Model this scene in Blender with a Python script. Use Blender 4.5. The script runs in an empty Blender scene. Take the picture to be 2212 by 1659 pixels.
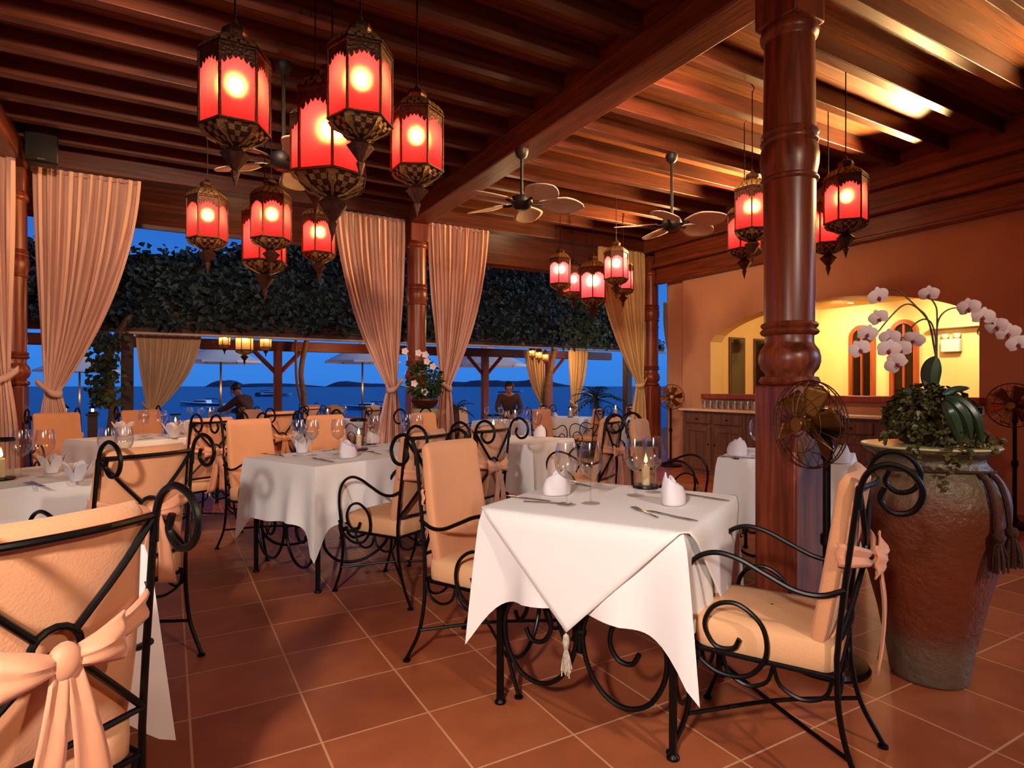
import bpy, math, random
from mathutils import Vector, Matrix
import mathutils.noise as mnoise

random.seed(7)
SC = bpy.context.scene
COL = SC.collection
PI = math.pi
rad = math.radians

# ------------------------------------------------------------------ camera
YAW = rad(29.67)                     # the building runs along x and y; the camera looks to the right of +y
CA, SA = math.cos(YAW), math.sin(YAW)
EYE = 1.22
FPX = 1300.0
cam = bpy.data.cameras.new('camera')
cam.sensor_width = 36.0
cam.lens = 36.0 * FPX / 2212.0
cam.shift_y = 4.5 / 2212.0
cam.clip_start = 0.05
cam.clip_end = 12000
camo = bpy.data.objects.new('camera', cam)
COL.objects.link(camo)
camo.location = (0, 0, EYE)
camo.rotation_euler = (rad(90), 0, -YAW)
SC.camera = camo

# ------------------------------------------------------------------ view, world, lights
SC.view_settings.view_transform = 'Standard'
SC.view_settings.look = 'None'
SC.view_settings.gamma = 1.0
SC.view_settings.exposure = 0.0
SC.view_settings.use_curve_mapping = False
cy = SC.cycles
cy.max_bounces = 7
cy.diffuse_bounces = 3
cy.glossy_bounces = 3
cy.transmission_bounces = 5
cy.transparent_max_bounces = 14
cy.caustics_reflective = False
cy.caustics_refractive = True
cy.sample_clamp_indirect = 4.0
cy.use_denoising = True


def CW(lat, d):
    """metres to the side of and ahead of the camera -> floor point"""
    return (CA * lat + SA * d, -SA * lat + CA * d)


def DIR(a, b):
    """heading seen from the camera (side, ahead) -> angle about z of a thing that faces +y"""
    x, y = CW(a, b)
    return math.atan2(y, x) - PI / 2


def GP(px, py, z):
    """photo pixel on the level z -> point"""
    d = FPX * (EYE - z) / (py - 834.0)
    x, y = CW((px - 1106.0) / FPX * d, d)
    return Vector((x, y, z))


def AT(px, py, d):
    """photo pixel at depth d -> point"""
    x, y = CW((px - 1106.0) / FPX * d, d)
    return Vector((x, y, EYE + (834.0 - py) / FPX * d))


def lamp(name, kind, loc, power, color, size=0.2, aim=None, cone=None, blend=0.6):
    l = bpy.data.lights.new(name, kind)
    l.energy = power
    l.color = color
    if kind == 'AREA':
        l.shape = 'DISK'
        l.size = size
    else:
        l.shadow_soft_size = size
    if cone:
        l.spot_size = rad(cone)
        l.spot_blend = blend
    o = bpy.data.objects.new(name, l)
    COL.objects.link(o)
    o.location = loc
    if aim:
        o.rotation_euler = (Vector(aim) - Vector(loc)).to_track_quat('-Z', 'Y').to_euler()
    return o


WORLD = bpy.data.worlds.new('dusk_sky')
SC.world = WORLD
WORLD.use_nodes = True
wn = WORLD.node_tree
wn.nodes.clear()
w_out = wn.nodes.new('ShaderNodeOutputWorld')
w_bg = wn.nodes.new('ShaderNodeBackground')
w_tc = wn.nodes.new('ShaderNodeTexCoord')
w_sep = wn.nodes.new('ShaderNodeSeparateXYZ')
w_ramp = wn.nodes.new('ShaderNodeValToRGB')
wn.links.new(w_tc.outputs['Generated'], w_sep.inputs[0])
wn.links.new(w_sep.outputs['Z'], w_ramp.inputs[0])
wn.links.new(w_ramp.outputs[0], w_bg.inputs[0])
wn.links.new(w_bg.outputs[0], w_out.inputs[0])
w_bg.inputs[1].default_value = 1.0
e = w_ramp.color_ramp.elements
e[0].position = 0.0
e[0].color = (0.036, 0.205, 0.70, 1)
e[1].position = 1.0
e[1].color = (0.008, 0.035, 0.17, 1)
m = e.new(0.06); m.color = (0.036, 0.235, 0.84, 1)
m = e.new(0.30); m.color = (0.018, 0.105, 0.46, 1)

WARM = (1.0, 0.80, 0.62)
# ceiling lamps of the dining room behind and beside the camera
x, y = CW(-0.75, -0.95)
ax, ay = CW(-0.40, 2.7)
lamp('standing_spot_lamp', 'SPOT', (x, y, 2.05), 465, (1.0, 0.91, 0.84), 0.10, (ax, ay, 0.45), 66, 0.75)
x, y = CW(2.3, -0.8)
ax, ay = CW(0.1, 2.6)
lamp('unseen_spot_lamp', 'SPOT', (x, y, 2.9), 270, (1.0, 0.82, 0.66), 0.08, (ax, ay, 0.2), 100, 0.8)
# unseen warm spots added over the rear tables to brighten the curtains
x, y = CW(-1.6, 2.4)
ax, ay = CW(-3.7, 6.2)
lamp('unseen_spot_lamp', 'SPOT', (x, y, 3.3), 420, (1.0, 0.66, 0.44), 0.1, (ax, ay, 1.5), 85, 0.8)
x, y = CW(1.5, 3.9)
ax, ay = CW(0.2, 8.4)
lamp('unseen_spot_lamp', 'SPOT', (x, y, 3.3), 300, (1.0, 0.66, 0.42), 0.1, (ax, ay, 1.7), 110, 0.8)
# unseen up-lights added above the wall ledge to brighten the ceiling boards
for vv, pw in ((1.6, 40), (3.2, 60), (4.8, 60), (6.4, 60)):
    lamp('ledge_fill', 'AREA', (6.55, vv, 3.26), pw, (1.0, 0.56, 0.20), 0.16, (4.3, vv, 3.66)).data.spread = rad(75)
# unseen spot added to brighten the ochre wall
lamp('wall_fill', 'SPOT', (3.2, 5.2, 3.3), 130, (1.0, 0.62, 0.34), 0.1, (7.0, 6.0, 1.6), 100, 0.9)
# unseen point light added as warm ambient fill
x, y = CW(-1.5, -1.8)
lamp('room_fill', 'POINT', (x, y, 2.2), 50, (1.0, 0.66, 0.40), 0.25)
# lamps in the room behind the arched opening
lamp('bar_ceiling_lamp', 'SPOT', (9.4, 5.9, 2.55), 165, (1.0, 0.68, 0.36), 0.06, (10.4, 6.3, 1.6), 120, 0.8)
lamp('bar_ceiling_lamp', 'SPOT', (9.4, 4.2, 2.55), 165, (1.0, 0.68, 0.36), 0.06, (10.4, 4.6, 1.6), 120, 0.8)
lamp('bar_ceiling_lamp', 'POINT', (8.3, 5.0, 2.3), 48, (1.0, 0.68, 0.36), 0.1)
# last daylight from the open side beyond the wall
sun = bpy.data.lights.new('after_glow', 'SUN')
sun.energy = 1.8
sun.color = (0.66, 0.80, 1.0)
sun.angle = rad(24)
suno = bpy.data.objects.new('after_glow', sun)
COL.objects.link(suno)
suno.rotation_euler = Vector((-4.1, 2.6, -1.7)).to_track_quat('-Z', 'Y').to_euler()
# unseen point lights added to brighten the soffit and the vines
lamp('eave_fill', 'POINT', (5.0, 8.9, 2.3), 26, (1.0, 0.60, 0.28), 0.08)
lamp('eave_fill', 'POINT', (0.8, 8.9, 2.3), 14, (1.0, 0.55, 0.28), 0.08)


# ------------------------------------------------------------------ mesh helper
def catmull(P, k=6, closed=False):
    P = [Vector(p) for p in P]
    n = len(P)
    out = []
    rng = range(n) if closed else range(n - 1)
    for i in rng:
        if closed:
            a, b, c, d = P[(i - 1) % n], P[i], P[(i + 1) % n], P[(i + 2) % n]
        else:
            a = P[i - 1] if i > 0 else P[i] * 2 - P[i + 1]
            b, c = P[i], P[i + 1]
            d = P[i + 2] if i + 2 < n else P[i + 1] * 2 - P[i]
        for j in range(k):
            t = j / k
            out.append(0.5 * ((2 * b) + (c - a) * t + (2 * a - 5 * b + 4 * c - d) * t * t + (3 * b - a - 3 * c + d) * t ** 3))
    if not closed:
        out.append(P[-1])
    return out


class MB:
    def __init__(s):
        s.v = []
        s.f = []

    def add(s, vs, fs):
        o = len(s.v)
        s.v += [tuple(q) for q in vs]
        s.f += [tuple(i + o for i in f) for f in fs]
        return s

    def box(s, x0, x1, y0, y1, z0, z1):
        return s.add([(x0, y0, z0), (x1, y0, z0), (x1, y1, z0), (x0, y1, z0), (x0, y0, z1), (x1, y0, z1), (x1, y1, z1), (x0, y1, z1)],
                     [(3, 2, 1, 0), (4, 5, 6, 7), (0, 1, 5, 4), (1, 2, 6, 5), (2, 3, 7, 6), (3, 0, 4, 7)])

    def tube(s, P, r, n=8, k=0, closed=False):
        """round rod along P; k > 0 smooths the path; r a number or one per path point"""
        P = catmull(P, k, closed) if k else [Vector(p) for p in P]
        m_ = len(P)
        T = []
        for i in range(m_):
            if closed:
                t = P[(i + 1) % m_] - P[(i - 1) % m_]
            else:
                t = P[min(i + 1, m_ - 1)] - P[max(i - 1, 0)]
            T.append(t.normalized() if t.length > 1e-9 else Vector((0, 0, 1)))
        up = Vector((0, 0, 1)) if abs(T[0].z) < 0.9 else Vector((1, 0, 0))
        N = (up - T[0] * up.dot(T[0])).normalized()
        vs = []
        for i in range(m_):
            if i:
                N = N - T[i] * N.dot(T[i])
                N = N.normalized() if N.length > 1e-6 else T[i].orthogonal().normalized()
            Bv = T[i].cross(N)
            rr = r if isinstance(r, (int, float)) else r[min(len(r) - 1, int(i * len(r) / m_))] if len(r) != m_ else r[i]
            for j in range(n):
                a = 2 * PI * j / n
                vs.append(P[i] + (N * math.cos(a) + Bv * math.sin(a)) * rr)
        fs = []
        for i in range(m_ if closed else m_ - 1):
            for j in range(n):
                a, b = i * n + j, i * n + (j + 1) % n
                c, d = ((i + 1) % m_) * n + (j + 1) % n, ((i + 1) % m_) * n + j
                fs.append((a, b, c, d))
        if not closed:
            fs.append(tuple(range(n))[::-1])
            fs.append(tuple((m_ - 1) * n + j for j in range(n)))
        return s.add(vs, fs)

    def lathe(s, prof, n=24, c=(0, 0, 0), a0=0.0, cap=True):
        """prof: (radius, z) from bottom to top"""
        vs, fs = [], []
        for (r, z) in prof:
            for j in range(n):
                a = a0 + 2 * PI * j / n
                vs.append((c[0] + r * math.cos(a), c[1] + r * math.sin(a), c[2] + z))
        for i in range(len(prof) - 1):
            for j in range(n):
                fs.append((i * n + j, i * n + (j + 1) % n, (i + 1) * n + (j + 1) % n, (i + 1) * n + j))
        if cap:
            if prof[0][0] > 1e-4:
                fs.append(tuple(range(n))[::-1])
            if prof[-1][0] > 1e-4:
                fs.append(tuple((len(prof) - 1) * n + j for j in range(n)))
        return s.add(vs, fs)

    def grid(s, fn, nu, nv, cu=False):
        vs, fs = [], []
        for i in range(nu if cu else nu + 1):
            for j in range(nv + 1):
                vs.append(fn(i / nu, j / nv))
        m_ = nv + 1
        for i in range(nu):
            for j in range(nv):
                i2 = (i + 1) % nu if cu else i + 1
                fs.append((i * m_ + j, i2 * m_ + j, i2 * m_ + j + 1, i * m_ + j + 1))
        return s.add(vs, fs)

    def ball(s, c, r, n=12, sc=(1, 1, 1)):
        prof = [(max(1e-5, math.sin(PI * i / n)) * r, -math.cos(PI * i / n) * r) for i in range(n + 1)]
        o = len(s.v)
        s.lathe(prof, n * 2, (0, 0, 0), 0, False)
        for i in range(o, len(s.v)):
            q = s.v[i]
            s.v[i] = (c[0] + q[0] * sc[0], c[1] + q[1] * sc[1], c[2] + q[2] * sc[2])
        return s

    def poly(s, pts, d):
        """outline pts (3D) pushed along d"""
        n = len(pts)
        d = Vector(d)
        vs = [Vector(p) for p in pts] + [Vector(p) + d for p in pts]
        fs = [tuple(range(n))[::-1], tuple(range(n, 2 * n))]
        fs += [(i, (i + 1) % n, n + (i + 1) % n, n + i) for i in range(n)]
        return s.add(vs, fs)

    def move(s, M, start=0):
        for i in range(start, len(s.v)):
            s.v[i] = tuple(M @ Vector(s.v[i]))
        return s

    def build(s, name, mat, parent=None, smooth=True, angle=40, bevel=0.0, thick=0.0, sub=0, loc=None):
        me = bpy.data.meshes.new(name)
        me.from_pydata([tuple(q) for q in s.v], [], s.f)
        me.update()
        if smooth:
            me.polygons.foreach_set('use_smooth', [True] * len(me.polygons))
            me.set_sharp_from_angle(angle=rad(angle))
        if mat:
            me.materials.append(mat)
        o = bpy.data.objects.new(name, me)
        COL.objects.link(o)
        if parent:
            o.parent = parent
        if loc is not None:
            o.location = loc
        if thick:
            md = o.modifiers.new('thickness', 'SOLIDIFY')
            md.thickness = thick
            md.offset = 0
        if bevel:
            md = o.modifiers.new('edge', 'BEVEL')
            md.width = bevel
            md.segments = 2
            md.limit_method = 'ANGLE'
        if sub:
            md = o.modifiers.new('smooth', 'SUBSURF')
            md.levels = md.render_levels = sub
        return o


def tag(o, label=None, cat=None, group=None, kind=None):
    if label: o['label'] = label
    if cat: o['category'] = cat
    if group: o['group'] = group
    if kind: o['kind'] = kind
    return o


def thing(name, label, cat, loc=(0, 0, 0), rz=0.0, group=None):
    o = bpy.data.objects.new(name, None)
    o.empty_display_size = 0.05
    COL.objects.link(o)
    o.location = loc
    o.rotation_euler = (0, 0, rz)
    return tag(o, label, cat, group)


def struct(mb, name, mat, label=None, parent=None, **kw):
    o = mb.build(name, mat, parent, **kw)
    if not parent:
        o['kind'] = 'structure'
        o['label'] = label
        o['category'] = kw.get('cat', name.split('_')[0])
    return o


KIDS = {}


def kids(o):
    return [c for c in o.children]


def dup(root, loc, rz=None, label=None, group=None, scale=None):
    """a copy of a thing with copies of its parts and their sub-parts"""
    r = root.copy()
    COL.objects.link(r)
    r.location = loc
    if rz is not None: r.rotation_euler = (0, 0, rz)
    if scale: r.scale = (scale,) * 3 if isinstance(scale, (int, float)) else scale
    if label: r['label'] = label
    if group: r['group'] = group
    for ch in TREE.get(root.name, []):
        c = ch.copy(); COL.objects.link(c); c.parent = r
        for g in TREE.get(ch.name, []):
            d = g.copy(); COL.objects.link(d); d.parent = c
    return r


TREE = {}


def freeze(root):
    """remember the parts of a first-of-its-kind so that copies can be made quickly"""
    TREE[root.name] = list(root.children)
    for c in root.children:
        TREE[c.name] = list(c.children)
    return root


class Kind:
    """the first call places the original, later calls place copies"""
    def __init__(s, make):
        s.make = make
        s.first = None

    def __call__(s, loc, rz=0.0, label=None, group=None, scale=None):
        if s.first is None:
            s.first = s.make()
            freeze(s.first)
            r = s.first
            r.location = loc
            if r.type == 'EMPTY' or rz is not None:
                r.rotation_euler = (0, 0, rz or 0)
            if scale: r.scale = (scale,) * 3 if isinstance(scale, (int, float)) else scale
            if label: r['label'] = label
            if group: r['group'] = group
            return r
        return dup(s.first, loc, rz, label, group, scale or 1.0)


# ------------------------------------------------------------------ materials
def lin(r, g, b):
    f = lambda c: (c / 255) / 12.92 if c / 255 <= 0.04045 else ((c / 255 + 0.055) / 1.055) ** 2.4
    return (f(r), f(g), f(b), 1)


def mat(name, color, rough=0.6, metal=0.0, spec=0.5, vary=0.0, vscale=6.0, bump=0.0, bscale=20.0, stretch=(1, 1, 1),
        color2=None, sheen=0.0, trans=0.0, alpha=1.0, coords='Object', detail=4):
    m_ = bpy.data.materials.new(name)
    m_.use_nodes = True
    nt = m_.node_tree
    b = nt.nodes['Principled BSDF']
    b.inputs['Base Color'].default_value = color
    b.inputs['Roughness'].default_value = rough
    b.inputs['Metallic'].default_value = metal
    b.inputs['Specular IOR Level'].default_value = spec
    if sheen:
        b.inputs['Sheen Weight'].default_value = sheen
    if vary or bump:
        tc = nt.nodes.new('ShaderNodeTexCoord')
        mp = nt.nodes.new('ShaderNodeMapping')
        mp.inputs['Scale'].default_value = stretch
        nt.links.new(tc.outputs[coords], mp.inputs[0])
    if vary:
        n_ = nt.nodes.new('ShaderNodeTexNoise')
        n_.inputs['Scale'].default_value = vscale
        n_.inputs['Detail'].default_value = detail
        nt.links.new(mp.outputs[0], n_.inputs[0])
        r_ = nt.nodes.new('ShaderNodeValToRGB')
        c2 = color2 or tuple(c * (1 - vary) for c in color[:3]) + (1,)
        r_.color_ramp.elements[0].position = 0.36
        r_.color_ramp.elements[0].color = c2
        r_.color_ramp.elements[1].position = 0.64
        r_.color_ramp.elements[1].color = color
        nt.links.new(n_.outputs['Fac'], r_.inputs[0])
        nt.links.new(r_.outputs[0], b.inputs['Base Color'])
    if bump:
        n2 = nt.nodes.new('ShaderNodeTexNoise')
        n2.inputs['Scale'].default_value = bscale
        n2.inputs['Detail'].default_value = 3
        nt.links.new(mp.outputs[0], n2.inputs[0])
        bp = nt.nodes.new('ShaderNodeBump')
        bp.inputs['Strength'].default_value = bump
        bp.inputs['Distance'].default_value = 0.02
        nt.links.new(n2.outputs['Fac'], bp.inputs['Height'])
        nt.links.new(bp.outputs[0], b.inputs['Normal'])
    if trans:
        out = nt.nodes['Material Output']
        tr = nt.nodes.new('ShaderNodeBsdfTranslucent')
        tr.inputs[0].default_value = color
        mx = nt.nodes.new('ShaderNodeMixShader')
        mx.inputs[0].default_value = trans
        nt.links.new(b.outputs[0], mx.inputs[1])
        nt.links.new(tr.outputs[0], mx.inputs[2])
        nt.links.new(mx.outputs[0], out.inputs[0])
    return m_


def emit(name, color, strength):
    m_ = bpy.data.materials.new(name)
    m_.use_nodes = True
    nt = m_.node_tree
    nt.nodes.clear()
    o_ = nt.nodes.new('ShaderNodeOutputMaterial')
    e_ = nt.nodes.new('ShaderNodeEmission')
    e_.inputs[0].default_value = color
    e_.inputs[1].default_value = strength
    nt.links.new(e_.outputs[0], o_.inputs[0])
    return m_


def wood(name, c_dark, c_light, axis, rough=0.38, scale=3.0, spec=0.5, boards=None):
    """timber with grain along axis (0, 1, 2); boards = (axis across, width) cuts joints between planks"""
    m_ = bpy.data.materials.new(name)
    m_.use_nodes = True
    nt = m_.node_tree
    b = nt.nodes['Principled BSDF']
    b.inputs['Roughness'].default_value = rough
    b.inputs['Specular IOR Level'].default_value = spec
    tc = nt.nodes.new('ShaderNodeTexCoord')
    mp = nt.nodes.new('ShaderNodeMapping')
    st = [9.0, 9.0, 9.0]
    st[axis] = 0.55
    mp.inputs['Scale'].default_value = st
    nt.links.new(tc.outputs['Object'], mp.inputs[0])
    n1 = nt.nodes.new('ShaderNodeTexNoise')
    n1.inputs['Scale'].default_value = scale
    n1.inputs['Detail'].default_value = 6
    n1.inputs['Distortion'].default_value = 0.6
    nt.links.new(mp.outputs[0], n1.inputs[0])
    r_ = nt.nodes.new('ShaderNodeValToRGB')
    r_.color_ramp.elements[0].position = 0.3
    r_.color_ramp.elements[0].color = c_dark
    r_.color_ramp.elements[1].position = 0.7
    r_.color_ramp.elements[1].color = c_light
    nt.links.new(n1.outputs['Fac'], r_.inputs[0])
    col = r_.outputs[0]
    bp = nt.nodes.new('ShaderNodeBump')
    bp.inputs['Strength'].default_value = 0.12
    bp.inputs['Distance'].default_value = 0.01
    h = n1.outputs['Fac']
    if boards:
        ax_, wd = boards
        sp = nt.nodes.new('ShaderNodeSeparateXYZ')
        nt.links.new(tc.outputs['Object'], sp.inputs[0])
        dv = nt.nodes.new('ShaderNodeMath'); dv.operation = 'DIVIDE'; dv.inputs[1].default_value = wd
        nt.links.new(sp.outputs[ax_], dv.inputs[0])
        fl = nt.nodes.new('ShaderNodeMath'); fl.operation = 'FLOOR'
        nt.links.new(dv.outputs[0], fl.inputs[0])
        fr = nt.nodes.new('ShaderNodeMath'); fr.operation = 'FRACT'
        nt.links.new(dv.outputs[0], fr.inputs[0])
        wh = nt.nodes.new('ShaderNodeTexWhiteNoise'); wh.noise_dimensions = '1D'
        nt.links.new(fl.outputs[0], wh.inputs['W'])
        mr = nt.nodes.new('ShaderNodeMapRange')
        mr.inputs[3].default_value = 0.62; mr.inputs[4].default_value = 1.12
        nt.links.new(wh.outputs['Value'], mr.inputs[0])
        gap = nt.nodes.new('ShaderNodeMath'); gap.operation = 'GREATER_THAN'; gap.inputs[1].default_value = 0.07
        nt.links.new(fr.outputs[0], gap.inputs[0])
        g2 = nt.nodes.new('ShaderNodeMapRange')
        g2.inputs[3].default_value = 0.35; g2.inputs[4].default_value = 1.0
        nt.links.new(gap.outputs[0], g2.inputs[0])
        mu = nt.nodes.new('ShaderNodeMath'); mu.operation = 'MULTIPLY'
        nt.links.new(mr.outputs[0], mu.inputs[0]); nt.links.new(g2.outputs[0], mu.inputs[1])
        mx = nt.nodes.new('ShaderNodeVectorMath'); mx.operation = 'SCALE'
        nt.links.new(col, mx.inputs[0]); nt.links.new(mu.outputs[0], mx.inputs['Scale'])
        col = mx.outputs[0]
        h = gap.outputs[0]
        bp.inputs['Strength'].default_value = 0.5
    nt.links.new(col, b.inputs['Base Color'])
    nt.links.new(h, bp.inputs['Height'])
    nt.links.new(bp.outputs[0], b.inputs['Normal'])
    return m_


def thin_glass(name, tint=(1, 1, 1, 1), gloss=0.10, rough=0.02):
    m_ = bpy.data.materials.new(name)
    m_.use_nodes = True
    nt = m_.node_tree
    nt.nodes.clear()
    o_ = nt.nodes.new('ShaderNodeOutputMaterial')
    t_ = nt.nodes.new('ShaderNodeBsdfTransparent')
    t_.inputs[0].default_value = tint
    g_ = nt.nodes.new('ShaderNodeBsdfGlossy')
    g_.inputs['Roughness'].default_value = rough
    lw = nt.nodes.new('ShaderNodeLayerWeight')
    lw.inputs[0].default_value = 0.35
    mr = nt.nodes.new('ShaderNodeMapRange')
    mr.inputs[3].default_value = gloss * 0.5
    mr.inputs[4].default_value = min(0.9, gloss * 7)
    mx = nt.nodes.new('ShaderNodeMixShader')
    nt.links.new(lw.outputs['Facing'], mr.inputs[0])
    nt.links.new(mr.outputs[0], mx.inputs[0])
    nt.links.new(t_.outputs[0], mx.inputs[1])
    nt.links.new(g_.outputs[0], mx.inputs[2])
    nt.links.new(mx.outputs[0], o_.inputs[0])
    return m_


def lamp_glass(name, red, tl=0.55, rf=0.40):
    """frosted coloured pane of a lantern: diffuse transmission, rough see-through and a little clear"""
    m_ = bpy.data.materials.new(name)
    m_.use_nodes = True
    nt = m_.node_tree
    nt.nodes.clear()
    o_ = nt.nodes.new('ShaderNodeOutputMaterial')
    a_ = nt.nodes.new('ShaderNodeBsdfTranslucent'); a_.inputs[0].default_value = red
    b_ = nt.nodes.new('ShaderNodeBsdfRefraction'); b_.inputs[0].default_value = (red[0], min(1, red[1] * 4 + 0.05), red[2] * 1.3, 1)
    b_.inputs['Roughness'].default_value = 0.8
    b_.inputs['IOR'].default_value = 1.35
    c_ = nt.nodes.new('ShaderNodeBsdfTransparent'); c_.inputs[0].default_value = red
    m1 = nt.nodes.new('ShaderNodeMixShader'); m1.inputs[0].default_value = rf
    m2 = nt.nodes.new('ShaderNodeMixShader'); m2.inputs[0].default_value = 0.045
    tc = nt.nodes.new('ShaderNodeTexCoord')
    vo = nt.nodes.new('ShaderNodeTexVoronoi'); vo.inputs['Scale'].default_value = 90
    bp = nt.nodes.new('ShaderNodeBump'); bp.inputs['Strength'].default_value = 0.25; bp.inputs['Distance'].default_value = 0.003
    nt.links.new(tc.outputs['Object'], vo.inputs[0])
    nt.links.new(vo.outputs['Distance'], bp.inputs['Height'])
    nt.links.new(bp.outputs[0], b_.inputs['Normal'])
    nt.links.new(a_.outputs[0], m1.inputs[1]); nt.links.new(b_.outputs[0], m1.inputs[2])
    nt.links.new(m1.outputs[0], m2.inputs[1]); nt.links.new(c_.outputs[0], m2.inputs[2])
    nt.links.new(m2.outputs[0], o_.inputs[0])
    return m_


def tile_floor(name):
    m_ = bpy.data.materials.new(name)
    m_.use_nodes = True
    nt = m_.node_tree
    b = nt.nodes['Principled BSDF']
    N = nt.nodes.new
    L = nt.links.new
    tc = N('ShaderNodeTexCoord')
    mp = N('ShaderNodeMapping')
    T = 0.388
    mp.inputs['Scale'].default_value = (1 / T, 1 / T, 1)
    mp.inputs['Location'].default_value = (-0.454 / T + 0.0, -1.722 / T, 0)
    L(tc.outputs['Object'], mp.inputs[0])
    fr = N('ShaderNodeVectorMath'); fr.operation = 'FRACTION'; L(mp.outputs[0], fr.inputs[0])
    fl = N('ShaderNodeVectorMath'); fl.operation = 'FLOOR'; L(mp.outputs[0], fl.inputs[0])
    sp = N('ShaderNodeSeparateXYZ'); L(fr.outputs[0], sp.inputs[0])

    def edge(sock):
        a = N('ShaderNodeMath'); a.operation = 'SUBTRACT'; a.inputs[1].default_value = 0.5; L(sock, a.inputs[0])
        c = N('ShaderNodeMath'); c.operation = 'ABSOLUTE'; L(a.outputs[0], c.inputs[0])
        return c.outputs[0]
    mx = N('ShaderNodeMath'); mx.operation = 'MAXIMUM'
    L(edge(sp.outputs[0]), mx.inputs[0]); L(edge(sp.outputs[1]), mx.inputs[1])
    mr = N('ShaderNodeMapRange'); mr.inputs[1].default_value = 0.487; mr.inputs[2].default_value = 0.492
    L(mx.outputs[0], mr.inputs[0])
    wh = N('ShaderNodeTexWhiteNoise'); wh.noise_dimensions = '2D'; L(fl.outputs[0], wh.inputs['Vector'])
    ns = N('ShaderNodeTexNoise'); ns.inputs['Scale'].default_value = 5; ns.inputs['Detail'].default_value = 5
    L(tc.outputs['Object'], ns.inputs[0])
    ad = N('ShaderNodeMath'); ad.operation = 'MULTIPLY_ADD'; ad.inputs[1].default_value = 0.35
    L(wh.outputs['Value'], ad.inputs[0]); L(ns.outputs['Fac'], ad.inputs[2])
    rp = N('ShaderNodeValToRGB')
    rp.color_ramp.elements[0].position = 0.35
    rp.color_ramp.elements[0].color = lin(142, 70, 42)
    rp.color_ramp.elements[1].position = 0.95
    rp.color_ramp.elements[1].color = lin(176, 96, 58)
    L(ad.outputs[0], rp.inputs[0])
    cm = N('ShaderNodeMixRGB'); cm.inputs[2].default_value = lin(212, 150, 112)
    L(mr.outputs[0], cm.inputs[0]); L(rp.outputs[0], cm.inputs[1])
    L(cm.outputs[0], b.inputs['Base Color'])
    b.inputs['Roughness'].default_value = 0.42
    b.inputs['Specular IOR Level'].default_value = 0.35
    iv = N('ShaderNodeMath'); iv.operation = 'SUBTRACT'; iv.inputs[0].default_value = 1.0
    L(mr.outputs[0], iv.inputs[1])
    bp = N('ShaderNodeBump'); bp.inputs['Strength'].default_value = 0.35; bp.inputs['Distance'].default_value = 0.004
    L(iv.outputs[0], bp.inputs['Height']); L(bp.outputs[0], b.inputs['Normal'])
    return m_


def clay(name):
    """jar glaze: brown body, olive grey neck, grey foot, by height on the jar"""
    m_ = mat(name, lin(120, 62, 38), 0.34, bump=0.0)
    nt = m_.node_tree
    b = nt.nodes['Principled BSDF']
    N, L = nt.nodes.new, nt.links.new
    tc = N('ShaderNodeTexCoord')
    sp = N('ShaderNodeSeparateXYZ'); L(tc.outputs['Object'], sp.inputs[0])
    ns = N('ShaderNodeTexNoise'); ns.inputs['Scale'].default_value = 9; ns.inputs['Detail'].default_value = 6
    L(tc.outputs['Object'], ns.inputs[0])
    ma = N('ShaderNodeMath'); ma.operation = 'MULTIPLY_ADD'; ma.inputs[1].default_value = 0.16
    L(ns.outputs['Fac'], ma.inputs[0]); L(sp.outputs[2], ma.inputs[2])
    rp = N('ShaderNodeValToRGB')
    el = rp.color_ramp.elements
    el[0].position = 0.10; el[0].color = lin(100, 84, 72)
    el[1].position = 1.0; el[1].color = lin(112, 102, 80)
    for p_, c_ in ((0.22, lin(112, 88, 72)), (0.32, lin(112, 54, 34)), (0.55, lin(122, 56, 34)), (0.80, lin(112, 60, 38)), (0.92, lin(112, 92, 66))):
        k_ = el.new(p_); k_.color = c_
    L(ma.outputs[0], rp.inputs[0]); L(rp.outputs[0], b.inputs['Base Color'])
    mu = N('ShaderNodeTexNoise'); mu.inputs['Scale'].default_value = 28; mu.inputs['Detail'].default_value = 5; mu.inputs['Roughness'].default_value = 0.6
    L(tc.outputs['Object'], mu.inputs[0])
    bp = N('ShaderNodeBump'); bp.inputs['Strength'].default_value = 0.55; bp.inputs['Distance'].default_value = 0.02
    L(mu.outputs['Fac'], bp.inputs['Height']); L(bp.outputs[0], b.inputs['Normal'])
    return m_


M = {}
M['floor'] = tile_floor('terracotta_tiles')
WD, WL = lin(84, 38, 22), lin(140, 72, 40)
M['beam_y'] = wood('teak_beam_along', WD, WL, 1)
M['beam_x'] = wood('teak_rafter_shaded', lin(66, 28, 17), lin(108, 52, 29), 0)  # darkened below the boards: shade on the rafter sides put into the colour
M['boards'] = wood('teak_boards_lit', lin(112, 60, 31), lin(178, 108, 56), 0, rough=0.5, boards=(1, 0.085))  # lightened and yellowed: light on the boards put into the colour
M['eave'] = wood('teak_eave_boards', lin(92, 42, 24), lin(146, 78, 42), 0, rough=0.45, boards=(1, 0.11))
M['post'] = wood('teak_turned_post', lin(92, 38, 23), lin(150, 70, 40), 2, rough=0.34, spec=0.5)
M['dark_wood'] = wood('dark_pergola_timber', lin(50, 26, 18), lin(84, 44, 28), 0, rough=0.6)
M['red_wood'] = wood('red_pergola_timber', lin(120, 44, 24), lin(160, 70, 38), 2, rough=0.55)
M['cab'] = wood('sideboard_wood', lin(74, 46, 26), lin(120, 80, 46), 2, rough=0.45)
M['door_wood'] = wood('door_wood', lin(130, 54, 24), lin(170, 84, 40), 2, rough=0.35)
M['plaster'] = mat('ochre_plaster', lin(212, 158, 120), 0.85, vary=0.14, vscale=1.6, bump=0.08, bscale=30)
M['cream'] = mat('cream_plaster', lin(246, 218, 150), 0.8, vary=0.06, vscale=2)
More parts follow.
